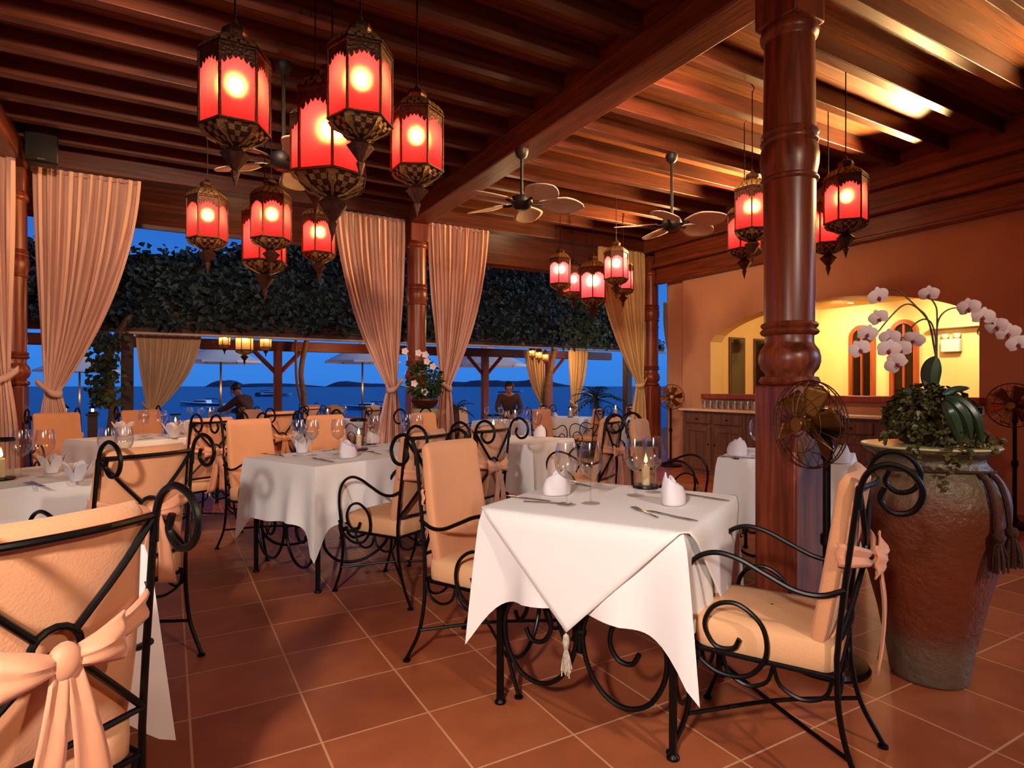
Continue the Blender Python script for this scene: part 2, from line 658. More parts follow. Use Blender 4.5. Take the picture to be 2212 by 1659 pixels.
M['iron'] = mat('black_wrought_iron', lin(16, 14, 14), 0.38, 0.6, 0.5)
M['cover'] = mat('peach_slipcover', lin(224, 154, 108), 0.85, vary=0.07, vscale=5, bump=0.12, bscale=160, sheen=0.2)
M['sash'] = mat('peach_sash_satin', lin(226, 152, 112), 0.55, vary=0.10, vscale=9, sheen=0.3)
M['cushion'] = mat('cream_seat_cushion', lin(232, 174, 126), 0.85, bump=0.1, bscale=150)
M['cloth'] = mat('white_table_linen', lin(240, 232, 228), 0.8, bump=0.10, bscale=7, vary=0.03, vscale=3, sheen=0.15)
M['napkin'] = mat('white_napkin_linen', lin(240, 228, 232), 0.75, bump=0.05, bscale=200, trans=0.12)
M['curtain'] = mat('sheer_curtain', lin(246, 200, 180), 0.85, vary=0.04, vscale=3, trans=0.22)
M['curtain_yellow_lit'] = mat('yellow_lit_curtain', lin(248, 216, 156), 0.85, vary=0.04, vscale=3, trans=0.22)  # yellow light on the curtain put into the cloth colour
M['curtain_gold'] = mat('golden_curtain', lin(236, 196, 140), 0.85, trans=0.35)
M['brass'] = mat('antique_brass', lin(150, 104, 48), 0.38, 0.9)
M['bronze'] = mat('pierced_bronze', lin(96, 62, 46), 0.42, 0.75, bump=0.3, bscale=90, vary=0.4, vscale=40)
M['filigree'] = mat('gilt_filigree', lin(160, 122, 72), 0.45, 0.7, bump=0.5, bscale=140)
M['red_glass'] = lamp_glass('red_lantern_glass', (0.80, 0.032, 0.045, 1))
M['bowl_red'] = mat('pierced_bowl', lin(92, 52, 44), 0.45, 0.5, bump=0.5, bscale=110, vary=0.5, vscale=60)
M['pink_glass'] = lamp_glass('pink_lantern_glass', (0.92, 0.085, 0.16, 1))
M['amber_glass'] = lamp_glass('amber_lantern_glass', (1.0, 0.62, 0.28, 1), rf=0.4)
M['bulb'] = emit('lantern_bulb', (1.0, 0.66, 0.34, 1), 310.0)
M['bulb_small'] = emit('terrace_bulb', (1.0, 0.62, 0.28, 1), 110.0)
M['flame'] = emit('candle_flame', (1.0, 0.60, 0.22, 1), 28.0)
M['wax'] = mat('candle_wax', lin(250, 228, 190), 0.5, trans=0.35)
M['glass'] = thin_glass('wine_glass', (0.95, 0.93, 0.91, 1), 0.16, 0.11)
M['tumbler'] = thin_glass('tumbler_glass', (0.93, 0.91, 0.88, 1), 0.34, 0.2)
M['orchid_leaf'] = mat('orchid_leaf', lin(56, 78, 56), 0.34, vary=0.3, vscale=10)
M['hurricane'] = thin_glass('hurricane_glass', (0.97, 0.95, 0.88, 1), 0.08)
M['steel'] = mat('cutlery_steel', lin(170, 160, 150), 0.22, 0.95)
M['black'] = mat('black_plastic', lin(16, 15, 15), 0.5)
M['white'] = mat('white_enamel', lin(232, 228, 220), 0.5)
M['clay'] = clay('glazed_clay_jar')
M['stone'] = mat('grey_green_stone', lin(150, 142, 112), 0.8, vary=0.2, vscale=9, bump=0.2)
M['leaf'] = mat('dark_green_leaf', lin(44, 72, 30), 0.45, vary=0.35, vscale=14, color2=lin(22, 40, 18))
M['ivy'] = mat('ivy_leaf', lin(104, 100, 40), 0.5, vary=0.5, vscale=26, color2=lin(44, 42, 20))
M['vine'] = mat('vine_leaf', lin(42, 50, 22), 0.7, vary=0.5, vscale=7, color2=lin(15, 20, 10))
M['bark'] = mat('vine_bark', lin(120, 82, 48), 0.85, vary=0.4, vscale=12, bump=0.4, bscale=30)
M['petal'] = mat('orchid_petal', lin(246, 224, 226), 0.6, trans=0.15)
M['lip'] = mat('orchid_lip', lin(150, 40, 80), 0.5)
M['stem'] = mat('orchid_stem', lin(96, 84, 44), 0.55)
M['purple'] = mat('purple_blossom', lin(176, 120, 190), 0.6)
M['fan_blade'] = mat('palm_fan_blade', lin(236, 210, 184), 0.6, vary=0.1, vscale=8)
M['skin'] = mat('skin', lin(176, 112, 78), 0.55)
M['hair'] = mat('black_hair', lin(18, 14, 12), 0.5)
M['uniform'] = mat('brown_uniform', lin(70, 38, 24), 0.8)
M['trousers'] = mat('dark_trousers', lin(34, 24, 20), 0.85)
M['parasol'] = mat('parasol_canvas', lin(240, 226, 214), 0.85, trans=0.2)
M['terrace'] = mat('terrace_paving', lin(132, 84, 56), 0.7, vary=0.2, vscale=3)
M['boat'] = mat('white_boat_hull', lin(240, 244, 250), 0.4)
M['boat_dark'] = mat('dark_boat_trim', lin(26, 32, 48), 0.5)
M['rock'] = mat('hazed_island_rock', lin(34, 54, 92), 0.9, vary=0.3, vscale=0.01)  # dusk haze put into the bluish rock colour
M['rope'] = mat('brown_cord', lin(70, 34, 24), 0.85, bump=0.4, bscale=90)
M['tassel'] = mat('beaded_tassel', lin(206, 192, 168), 0.7, vary=0.4, vscale=60)
M['dark_glass'] = mat('dark_window_glass', lin(34, 24, 14), 0.12, 0.0, 0.6)
M['dark_wood_red'] = wood('red_pergola_beam', lin(96, 36, 22), lin(134, 58, 34), 0, rough=0.55)
M['lit_vine'] = mat('lit_vine_leaf', lin(84, 96, 36), 0.55, vary=0.4, vscale=6)  # brighter copy of the vine leaf, lamplight painted into its colour
M['sea'] = mat('dusk_sea', (0.006, 0.045, 0.19, 1), 0.32, 0.0, 0.5, bump=0.25, bscale=0.6)
# ================================================================== the setting
U0, U2, U3, V1, VF = -1.35, 2.858, 7.0, 2.046, 7.58     # rows of posts and the open front of the room
ZB, ZR, ZC = 3.36, 3.58, 3.73                            # beam underside, rafter underside, ceiling boards

struct(MB().box(-7, 12, -4.4, 8.25, -0.12, 0.0), 'floor', M['floor'], 'square terracotta tile floor of the open dining room', bevel=0)
struct(MB().box(-9, 16, 8.25, 13.6, -0.35, -0.15), 'floor_terrace', M['terrace'], 'terrace paving under the pergola towards the sea')
struct(MB().box(-16, 30, 13.6, 24, -1.4, -1.0), 'ground_beach', mat('beach_sand', lin(120, 92, 70), 0.9, vary=0.2, vscale=2), 'strip of beach between terrace and sea')
struct(MB().box(-6000, 6000, 24, 9000, -2.6, -2.5), 'sea', M['sea'], 'deep blue sea at dusk beyond the terrace')

# ceiling boards over the room
struct(MB().box(-7, 7.3, -4.4, 7.66, ZC, ZC + 0.05), 'ceiling', M['boards'], 'reddish teak board ceiling above the rafters')
# long beams on the posts
beam_info = ((U0, 'left', 'brown timber beam at the edge of the room over the speaker'),
             (U2, 'center', 'big timber beam running over the middle row of turned posts'))
for (u, nm, lb) in beam_info:
    mb = MB().box(u - 0.13, u + 0.13, -4.4, VF + 0.1, ZB, ZR + 0.0)
    mb.box(u - 0.10, u + 0.10, -4.4, VF + 0.1, ZR, ZC)
    struct(mb, 'beam_' + nm, M['beam_y'], lb, bevel=0.012)
# rafters between the beams, one object each
k = 0
v = 3.07 - 0.462 * 14
spans = ((U0 + 0.10, U2 - 0.10), (U2 + 0.10, 6.82))
while v < 7.3:
    for si, (a, b) in enumerate(spans):
        if v > (-0.8 if si else -0.2):
            o = struct(MB().box(a, b, v, v + 0.085, ZR, ZC), 'beam_rafter', M['beam_x'], None, bevel=0.006)
            o['label'] = 'reddish rafter crossing the ceiling over the bay with the two small groups of lanterns' if si else 'reddish rafter crossing the ceiling over the bay with the big lanterns'
            o['category'] = 'rafter'
            o['group'] = 'ceiling rafters between the beams'
    v += 0.462
v = 3.07
# front beam, fascia and eave
mb = MB().box(-7, U3 + 0.1, VF - 0.06, VF + 0.14, 3.42, ZC)
struct(mb, 'beam_front', M['beam_x'], 'front beam over the curtains on the sea side', bevel=0.01)
mb = MB()
mb.poly([(-7, VF + 0.14, 3.66), (-7, 9.05, 3.29), (-7, 9.05, 3.34), (-7, VF + 0.14, 3.73)], (15.5, 0, 0))
struct(mb, 'ceiling_eave', M['eave'], 'sloping board soffit of the eave beyond the curtains')
struct(MB().box(-7, 8.5, 9.03, 9.07, 3.24, 3.36), 'trim_eave', M['beam_x'], 'thin board along the outer edge of the eave')

# right wall with the arched opening
WU, WT = 7.0, 0.24
A0, A1, ZS, ZSP, ZCR = 2.90, 6.32, 1.10, 1.875, 2.30


def arch_z(v):
    t = (v - (A0 + A1) / 2) / ((A1 - A0) / 2)
    return ZSP + (ZCR - ZSP) * math.sqrt(max(0.0, 1 - t * t)) ** 1.25


mb = MB()
V_END = 6.88
n = 40
vs_ = [A0 + (A1 - A0) * i / n for i in range(n + 1)]
for u in (WU, WU + WT):
    mb.add([(u, 1.2, 0), (u, A0, 0), (u, A0, 3.3), (u, 1.2, 3.3)], [(0, 1, 2, 3)])
    mb.add([(u, A1, 0), (u, V_END, 0), (u, V_END, 3.3), (u, A1, 3.3)], [(0, 1, 2, 3)])
    mb.add([(u, A0, 0), (u, A1, 0), (u, A1, ZS), (u, A0, ZS)], [(0, 1, 2, 3)])
    for i in range(n):
        a, b = vs_[i], vs_[i + 1]
        mb.add([(u, a, arch_z(a)), (u, b, arch_z(b)), (u, b, 3.3), (u, a, 3.3)], [(0, 1, 2, 3)])
mb.add([(WU, V_END, 0), (WU + WT, V_END, 0), (WU + WT, V_END, 3.3), (WU, V_END, 3.3)], [(0, 1, 2, 3)])
mb.add([(WU, 1.2, 0), (WU + WT, 1.2, 0), (WU + WT, 1.2, 3.3), (WU, 1.2, 3.3)], [(0, 1, 2, 3)])
wall = struct(mb, 'wall_right', M['plaster'], 'ochre plaster wall with the wide arched opening', smooth=False)
mb = MB()
for i in range(n):
    a, b = vs_[i], vs_[i + 1]
    mb.add([(WU, a, arch_z(a)), (WU, b, arch_z(b)), (WU + WT, b, arch_z(b)), (WU + WT, a, arch_z(a))], [(0, 1, 2, 3)])
for vv in (A0, A1):
    mb.add([(WU, vv, ZS), (WU + WT, vv, ZS), (WU + WT, vv, ZSP), (WU, vv, ZSP)], [(0, 1, 2, 3)])
struct(mb, 'trim_arch', M['cream'], 'cream reveal round the arched opening', smooth=True, angle=30)
struct(MB().box(WU - 0.10, WU + WT + 0.02, A0 - 0.05, A1 + 0.10, ZS - 0.07, ZS + 0.005), 'sill_arch', M['door_wood'], 'brown timber sill of the arched opening', bevel=0.012)
# return of the wall at its far end
struct(MB().box(WU + 0.08, WU + 0.62, V_END, VF - 0.25, 0, 3.3), 'wall_end', M['plaster'], 'stepped far end of the ochre wall beside the corner post', bevel=0.05)
# stacked timber mouldings over the wall
struct(MB().box(WU - 0.22, WU + 0.3, -4.4, VF + 0.1, 3.40, ZC), 'beam_wall', M['beam_y'], 'upper dark timber beam above the ochre wall', bevel=0.012)
struct(MB().box(WU - 0.12, WU + 0.3, -4.4, VF - 0.2, 3.20, 3.40), 'trim_wall_upper', M['beam_y'], 'middle timber moulding above the ochre wall', bevel=0.01)
struct(MB().box(WU - 0.20, WU + 0.3, -4.4, VF - 0.2, 3.13, 3.20), 'trim_wall_ledge', M['beam_y'], 'projecting timber ledge above the ochre wall', bevel=0.012)
struct(MB().box(WU - 0.09, WU + 0.3, -4.4, VF - 0.2, 2.92, 3.13), 'trim_wall_lower', M['beam_y'], 'lowest timber moulding touching the ochre wall', bevel=0.01)
struct(MB().box(WU - 0.13, WU, -4.4, VF - 0.2, 2.88, 2.92), 'trim_wall_bead', M['beam_y'], 'thin bead under the timber mouldings of the ochre wall', bevel=0.01)

# room behind the opening
BU, BV, BZ = 10.4, 6.80, 2.62
struct(MB().box(BU, BU + 0.1, 1.2, BV + 0.1, 0, BZ), 'wall_bar_back', M['cream'], 'brightly lit cream back wall of the room behind the arch')
struct(MB().box(WU + WT, BU, BV, BV + 0.1, 0, BZ), 'wall_bar_end', M['cream'], 'cream end wall of the room behind the arch')
struct(MB().box(WU + WT, BU, 1.2, 1.3, 0, BZ), 'wall_bar_near', M['cream'], 'cream near wall of the room behind the arch')
struct(MB().box(WU + WT - 0.02, BU + 0.1, 1.2, BV + 0.1, BZ, BZ + 0.06), 'ceiling_bar', M['cream'], 'cream ceiling of the room behind the arch')


def arched(mb, u, v0, v1, z0, zs, rise, du, n=12):
    pts = [(u, v0, z0), (u, v1, z0)]
    for i in range(n + 1):
        a = PI * i / n
        pts.append((u, (v0 + v1) / 2 + (v1 - v0) / 2 * math.cos(a), zs + rise * math.sin(a)))
    return mb.poly(pts, (du, 0, 0))


def arch_ring(mb, u, v0, v1, z0, zs, rise, du, w, n=14):
    def path(g):
        P = [(v1 + g, z0), (v1 + g, zs)]
        P += [((v0 + v1) / 2 + ((v1 - v0) / 2 + g) * math.cos(PI * i / n), zs + (rise + g) * math.sin(PI * i / n)) for i in range(1, n)]
        return P + [(v0 - g, zs), (v0 - g, z0)]
    a, b = path(0), path(w)
    m_ = len(a)
    vs = [(u, p[0], p[1]) for p in a] + [(u, p[0], p[1]) for p in b] + [(u + du, p[0], p[1]) for p in a] + [(u + du, p[0], p[1]) for p in b]
    fs = []
    for i in range(m_ - 1):
        fs += [(i, i + 1, m_ + i + 1, m_ + i), (2 * m_ + i, 3 * m_ + i, 3 * m_ + i + 1, 2 * m_ + i + 1),
               (i, 2 * m_ + i, 2 * m_ + i + 1, i + 1), (m_ + i, m_ + i + 1, 3 * m_ + i + 1, 3 * m_ + i)]
    return mb.add(vs, fs)


def px_on_wall(px, u):
    t = (px - 1106.0) / FPX
    d = u / (SA + CA * t)
    return d * (CA - SA * t), d


for i, (p0, p1, ytop, lb) in enumerate(((1832, 1888, 702, 'arched timber door with dark glass, nearer to the turned post'),
                                        (1920, 1982, 690, 'arched timber door with dark glass, behind the orchid blossoms'))):
    va, da = px_on_wall(p0, BU - 0.06)
    vb, db = px_on_wall(p1, BU - 0.06)
    w = va - vb
    ztop = EYE + (834 - ytop) / FPX * (da + db) / 2
    fr = arch_ring(MB(), BU - 0.06, vb + 0.07, va - 0.07, 0.0, ztop - w / 2, w / 2 - 0.07, 0.06, 0.07)
    o = struct(fr, 'door_%d' % (i + 1), M['door_wood'], lb, bevel=0.006)
    arched(MB(), BU - 0.02, vb + 0.07, va - 0.07, 0.0, ztop - w / 2, w / 2 - 0.07, 0.015).build('door_glass', M['dark_glass'], o)
    MB().box(BU - 0.05, BU - 0.02, (va + vb) / 2 - 0.015, (va + vb) / 2 + 0.015, 0.1, ztop - 0.08).build('mullion', M['door_wood'], o)
# dark panes in the end wall
for i, (u0, u1, lb) in enumerate(((7.95, 8.32, 'dark narrow window beside the jamb of the arch'), (8.55, 9.35, 'dark window behind the hanging bar lamp'))):
    o = struct(MB().box(u0, u1, BV - 0.03, BV - 0.005, 0.9, 2.02), 'window_%d' % (i + 1), M['cab'], lb, bevel=0.004)
    MB().box(u0 + 0.03, u1 - 0.03, BV - 0.036, BV - 0.03, 0.93, 1.99).build('pane', M['dark_glass'], o)
# shelf unit in front of the second pane
sh = thing('wall_shelf', 'grey wooden shelf rack in front of the dark window of the bar', 'shelf', (9.0, BV - 0.12, 0))
MB().box(-0.17, -0.13, -0.07, 0.07, 0, 1.95).build('upright', M['cab'], sh, bevel=0.004)
MB().box(0.13, 0.17, -0.07, 0.07, 0, 1.95).build('upright', M['cab'], sh, bevel=0.004)
for z in (0.5, 0.95, 1.35, 1.75):
    MB().box(-0.13, 0.13, -0.08, 0.07, z, z + 0.03).build('shelf_board', M['cab'], sh, bevel=0.004)
pl_ = thing('pendant_lamp', 'white bar pendant lamp with black cap beside the turned post', 'lamp', (8.75, 6.2, 0))
MB().tube([(0, 0, BZ), (0, 0, 2.06)], 0.006, 6).build('cord', M['black'], pl_)
MB().lathe([(0.015, 2.08), (0.05, 2.06), (0.09, 1.98), (0.095, 1.96)], 20).build('cap', M['black'], pl_)
MB().lathe([(0.0, 1.80), (0.06, 1.81), (0.10, 1.87), (0.10, 1.955)], 20).build('shade', M['white'], pl_)
for i, (px, py) in enumerate(((1838, 655), (1700, 668), (2003, 632))):
    d = (BZ - 0.012 - EYE) * FPX / (834 - py)
    p = AT(px, py, d)
    o = thing('recessed_downlight', ('small round downlight in the bar ceiling over the arched doors', 'small round downlight in the bar ceiling behind the turned post', 'small round downlight in the bar ceiling near the emergency light')[i], 'lamp', (p.x, p.y, BZ), 0, 'downlights in the bar ceiling')
    MB().lathe([(0.045, 0), (0.06, -0.008), (0.045, -0.012)], 20, cap=False).build('trim_ring', M['white'], o)
    MB().lathe([(0.0, -0.006), (0.045, -0.006)], 20).build('lens', emit('downlight_lens', (1, 0.8, 0.45, 1), 12), o)

# unseen walls added to shut out the blue skylight
struct(MB().box(-7, 12, -4.5, -4.4, 0, ZC), 'wall_blocker_back', M['plaster'], 'unseen plaster wall added behind the camera against skylight')
struct(MB().box(-7.1, -7, -4.4, 7.2, 0, ZC), 'wall_blocker_left', M['plaster'], 'unseen plaster wall added at the far side against skylight')


# ------------------------------------------------------------------ turned posts
def make_post(ztop):
    r = thing('turned_post', 'x', 'post')
    s = 0.122
    MB().box(-s, s, -s, s, 0, 1.225).build('base_block', M['post'], r, bevel=0.012)
    pr = [(0.125, 1.225), (0.140, 1.228), (0.150, 1.245), (0.140, 1.268), (0.118, 1.272), (0.120, 1.285), (0.140, 1.31), (0.152, 1.345), (0.152, 1.375), (0.143, 1.41), (0.124, 1.437),
          (0.120, 1.452), (0.120, 1.485), (0.138, 1.492), (0.146, 1.505), (0.138, 1.517), (0.128, 1.522), (0.137, 1.530), (0.142, 1.540), (0.136, 1.551), (0.124, 1.557), (0.124, 1.60),
          (0.129, 2.28), (0.129, 2.29), (0.140, 2.297), (0.144, 2.307), (0.140, 2.317), (0.131, 2.322), (0.134, 2.34), (0.143, 2.38), (0.146, 2.43), (0.140, 2.475), (0.131, 2.49), (0.140, 2.497),
          (0.144, 2.51), (0.139, 2.522), (0.132, 2.53), (0.143, 2.545), (0.139, 2.556), (0.129, 2.562), (0.124, 3.03), (0.124, 3.04), (0.140, 3.055), (0.146, 3.08), (0.138, 3.10), (0.128, 3.11), (0.128, 3.125)]
    MB().lathe(pr, 40).build('turned_shaft', M['post'], r, angle=50)
    MB().box(-s, s, -s, s, 3.12, ztop).build('top_block', M['post'], r, bevel=0.01)
    return freeze(r)


post = make_post(ZB)
post.location = (U2, V1, 0); post['label'] = 'large turned timber post standing behind the brass pedestal fan'
post['group'] = None
del post['group']
dup(post, (U2, VF, 0), 0, 'turned timber post between two tied curtains, behind the flower pedestal')
dup(post, (U3 - 0.02, VF, 0), 0, 'turned timber post at the far end of the ochre wall')
dup(post, (U0, VF, 0), 0, 'turned timber post under the black loudspeaker')


# ------------------------------------------------------------------ curtains
def curtain(label, u0, u1, v, ztop, ut, zt, zbot, flip, mt, seed, wt=0.12, wb=0.30, pleats=11, amp=0.042, group='tied back curtains', ub=None):
    """u0..u1 at the top, gathered at (ut, zt); flip: the straight edge is at u1"""
    rnd = random.Random(seed)
    ph = [rnd.uniform(-0.5, 0.5) for _ in range(60)]
    r = thing('curtain', label, 'curtain', (0, 0, 0), 0, group)
    ub = ut if ub is None else ub

    def fn(a, b):
        # a across, b from top to bottom
        z = ztop + (zbot - ztop) * b
        if z >= zt:
            k_ = min(1.0, max(0.0, (ztop - z) / (ztop - zt)))
            e_ = k_ ** 2.1
            straight = k_ ** 1.6
            if not flip:
                le = u0 + (ut - wt / 2 - u0) * straight
                ri = u1 + (ut + wt / 2 - u1) * (0.20 * k_ + 0.80 * e_)
            else:
                ri = u1 + (ut + wt / 2 - u1) * straight
                le = u0 + (ut - wt / 2 - u0) * (0.20 * k_ + 0.80 * e_)
            am = amp * (0.55 + 0.45 * math.sin(PI * min(1, k_ * 1.1)))
        else:
            k_ = min(1.0, max(0.0, (zt - z) / (zt - zbot)))
            w_ = wt + (wb - wt) * (1 - (1 - k_) ** 2.2)
            c_ = ut + (ub - ut) * k_
            le, ri = c_ - w_ / 2, c_ + w_ / 2
            am = amp * (0.6 + 0.5 * k_)
        wob = mnoise.noise(Vector((a * 7.0, b * 2.3, seed)))
        s_ = math.sin(2 * PI * (pleats * a + 0.35 * wob) + ph[int(a * 20)] * 0.15)
        s2 = math.sin(2 * PI * (pleats * 2.3 * a) + seed)
        return (le + (ri - le) * a + 0.008 * s2, v + am * s_ + 0.3 * am * s2 + 0.02 * wob, z)
    MB().grid(fn, 130, 56).build('drape', mt, r, thick=0.0)
    # heading tape and hooks line
    MB().grid(lambda a, b: (u0 + (u1 - u0) * a, v + 0.012 * math.sin(2 * PI * pleats * a) + (0.016 if b < 0.5 else -0.016), ztop + 0.012 - 0.05 * b), 90, 1).build('heading', mt, r)
    # tie-back: a soft band slung from the straight side
    side = 1 if flip else -1
    hook = (ut + side * (wt / 2 + 0.07), v - 0.02, zt + 0.10)
    band = [(ut - side * (wt / 2 + 0.01), v - 0.05, zt - 0.035), (ut, v - 0.085, zt - 0.02), (ut + side * wt / 2, v - 0.06, zt + 0.03), hook, (ut + side * wt / 2, v + 0.05, zt + 0.03),
            (ut, v + 0.075, zt - 0.01), (ut - side * (wt / 2 + 0.01), v + 0.04, zt - 0.03)]
    pts = catmull(band, 6, True)
    mb = MB()
    m_ = len(pts)
    vs = []
    for p in pts:
        vs += [p + Vector((0, 0, 0.032)), p - Vector((0, 0, 0.032))]
    mb.add(vs, [(2 * i, 2 * i + 1, (2 * i + 3) % (2 * m_), (2 * i + 2) % (2 * m_)) for i in range(m_)])
    mb.build('tieback', mt, r, thick=0.008)
    return r


VC = VF - 0.02
curtain('pale curtain tied back beside the post under the loudspeaker', -1.19, -0.262, VC, 3.40, -1.02, 1.17, 0.05, False, M['curtain'], 1, ub=-0.98, wb=0.36)
curtain('pale curtain tied to the post with the flower pedestal, on its lantern side', 1.767, 2.69, VC, 3.40, 2.52, 1.20, 0.05, True, M['curtain'], 2, ub=2.47, wb=0.36)
curtain('pinkish curtain tied behind the flower pedestal', 3.02, 3.935, VC, 3.41, 3.27, 1.22, 0.05, False, M['curtain'], 3, ub=3.24, wb=0.30)
curtain('yellow-lit curtain tied to the post at the end of the ochre wall', 5.86, 6.83, VC, 3.42, 6.73, 1.26, 0.05, True, M['curtain_yellow_lit'], 4, ub=6.66, wb=0.36)
curtain('pink curtain hanging at the picture edge beside the post', -2.35, -1.26, VF - 0.36, 3.40, -1.40, 1.28, 0.05, True, M['curtain'], 5, wt=0.2, ub=-1.44, wb=0.42)

# ------------------------------------------------------------------ loudspeaker under the ceiling
p = AT(92, 318, 5.75)
sp = thing('loudspeaker', 'black loudspeaker bracketed high on the post over the pale curtain', 'speaker', (p.x, p.y, p.z), DIR(0.55, -0.9))
MB().poly([(-0.11, -0.10, -0.17), (0.11, -0.10, -0.17), (0.13, 0.08, -0.17), (-0.13, 0.08, -0.17)], (0, 0, 0.34)).build('cabinet', M['black'], sp, bevel=0.02)
MB().grid(lambda a, b: (-0.12 + 0.24 * a, 0.083 + 0.02 * math.sin(PI * a), -0.16 + 0.32 * b), 10, 2).build('grille', mat('speaker_grille', lin(24, 22, 24), 0.7, bump=0.4, bscale=300), sp)
MB().box(-0.03, 0.03, 0.098, 0.104, -0.15, -0.135).build('badge', M['steel'], sp)
MB().tube([(0, -0.10, 0), (0.0, -0.2, 0.03), (-0.02, -0.28, 0.03)], 0.018).build('bracket', M['iron'], sp)

# ------------------------------------------------------------------ sideboard with worktop and rack of glasses
SU0, SU1, SV0, SV1, SZ = 6.42, 6.96, 3.05, 6.33, 0.90
nsec = 3
w = (SV1 - SV0) / nsec
for i in range(nsec):
    a, b = SV1 - (i + 1) * w, SV1 - i * w
    o = thing('sideboard_cabinet', ('dark wooden sideboard unit under the far end of the arch', 'dark wooden sideboard unit behind the turned post', 'dark wooden sideboard unit behind the pedestal fan', 'dark wooden sideboard unit behind the big jar')[i], 'cabinet', (SU0, a, 0), 0, 'units of the sideboard')
    MB().box(0.02, SU1 - SU0, 0.004, w - 0.004, 0.0, SZ - 0.03).build('carcass', M['cab'], o, bevel=0.006)
    hw = w / 2
    for j in (0, 1):
        y0 = 0.05 + j * (hw - 0.03)
        y1 = y0 + hw - 0.08
        d_ = MB().box(0.0, 0.022, y0, y1, 0.70, 0.83).build('drawer', M['cab'], o, bevel=0.008)
        MB().ball((-0.012, (y0 + y1) / 2, 0.765), 0.014, 8).build('knob', M['iron'], d_)
        mb = MB().box(0.0, 0.022, y0, y0 + 0.07, 0.06, 0.66).box(0.0, 0.022, y1 - 0.07, y1, 0.06, 0.66).box(0.0, 0.022, y0 + 0.07, y1 - 0.07, 0.06, 0.13).box(0.0, 0.022, y0 + 0.07, y1 - 0.07, 0.59, 0.66)
        mb.box(0.010, 0.02, y0 + 0.06, y1 - 0.06, 0.12, 0.60)
        d_ = mb.build('door', M['cab'], o, bevel=0.004)
        yk = y1 - 0.03 if j == 0 else y0 + 0.03
        MB().ball((-0.010, yk, 0.42), 0.012, 8).build('knob', M['iron'], d_)
tag(MB().box(SU0 - 0.03, SU1 + 0.02, SV0 - 0.03, SV1 + 0.04, SZ - 0.03, SZ).build('countertop', mat('pale_stone_top', lin(226, 196, 168), 0.35), None, bevel=0.008), 'pale stone top running along the whole sideboard', 'countertop')


def make_tumbler():
    o = MB().lathe([(0.034, 0.0), (0.036, 0.004), (0.040, 0.11), (0.038, 0.11), (0.033, 0.008), (0.0, 0.008)], 20).build('upturned_tumbler', M['tumbler'], None)
    tag(o, 'x', 'glass')
    return o


tumbler = Kind(make_tumbler)
for i in range(9):
    for j in range(2):
        tumbler((6.66 + 0.14 * j, 6.12 - i * 0.105, SZ), 0, 'clear tumbler in the two rows on the sideboard under the arch', 'tumblers in rows on the sideboard')
sw = thing('wall_switch', 'small dark switch plate on the wall beside the arch', 'switch', (WU, px_on_wall(2110, WU)[0], EYE - 53 / FPX * px_on_wall(2110, WU)[1]))
MB().box(-0.008, 0.0, -0.07, 0.07, -0.045, 0.045).build('plate', M['white'], sw, bevel=0.003)
MB().box(-0.012, -0.008, -0.05, 0.05, -0.03, 0.03).build('rocker', M['black'], sw, bevel=0.003)
# emergency light in the bar
v_, d_ = px_on_wall(2055, BU - 0.05)
em = thing('emergency_light', 'white twin-lamp emergency light on the bar wall under the bracket', 'lamp', (BU - 0.01, v_, EYE + 92 / FPX * d_))
MB().box(-0.09, 0.0, -0.13, 0.13, -0.13, 0.07).build('housing', M['white'], em, bevel=0.012)
for s_ in (-1, 1):
    MB().lathe([(0.03, 0.075), (0.05, 0.10), (0.055, 0.15), (0.0, 0.155)], 16, (-0.05, s_ * 0.08, 0)).build('lamp_head', M['white'], em)
v_, d_ = px_on_wall(2060, BU - 0.05)
sb = thing('wall_bracket', 'long pale bracket shelf above the emergency light', 'bracket', (BU - 0.01, v_, EYE + 125 / FPX * d_))
MB().box(-0.16, 0.0, -0.42, 0.30, 0.0, 0.05).build('board', M['cream'], sb, bevel=0.01)
MB().tube([(-0.01, -0.30, -0.10), (-0.10, -0.34, -0.07), (-0.15, -0.40, 0.0)], 0.012).build('strut', M['iron'], sb)
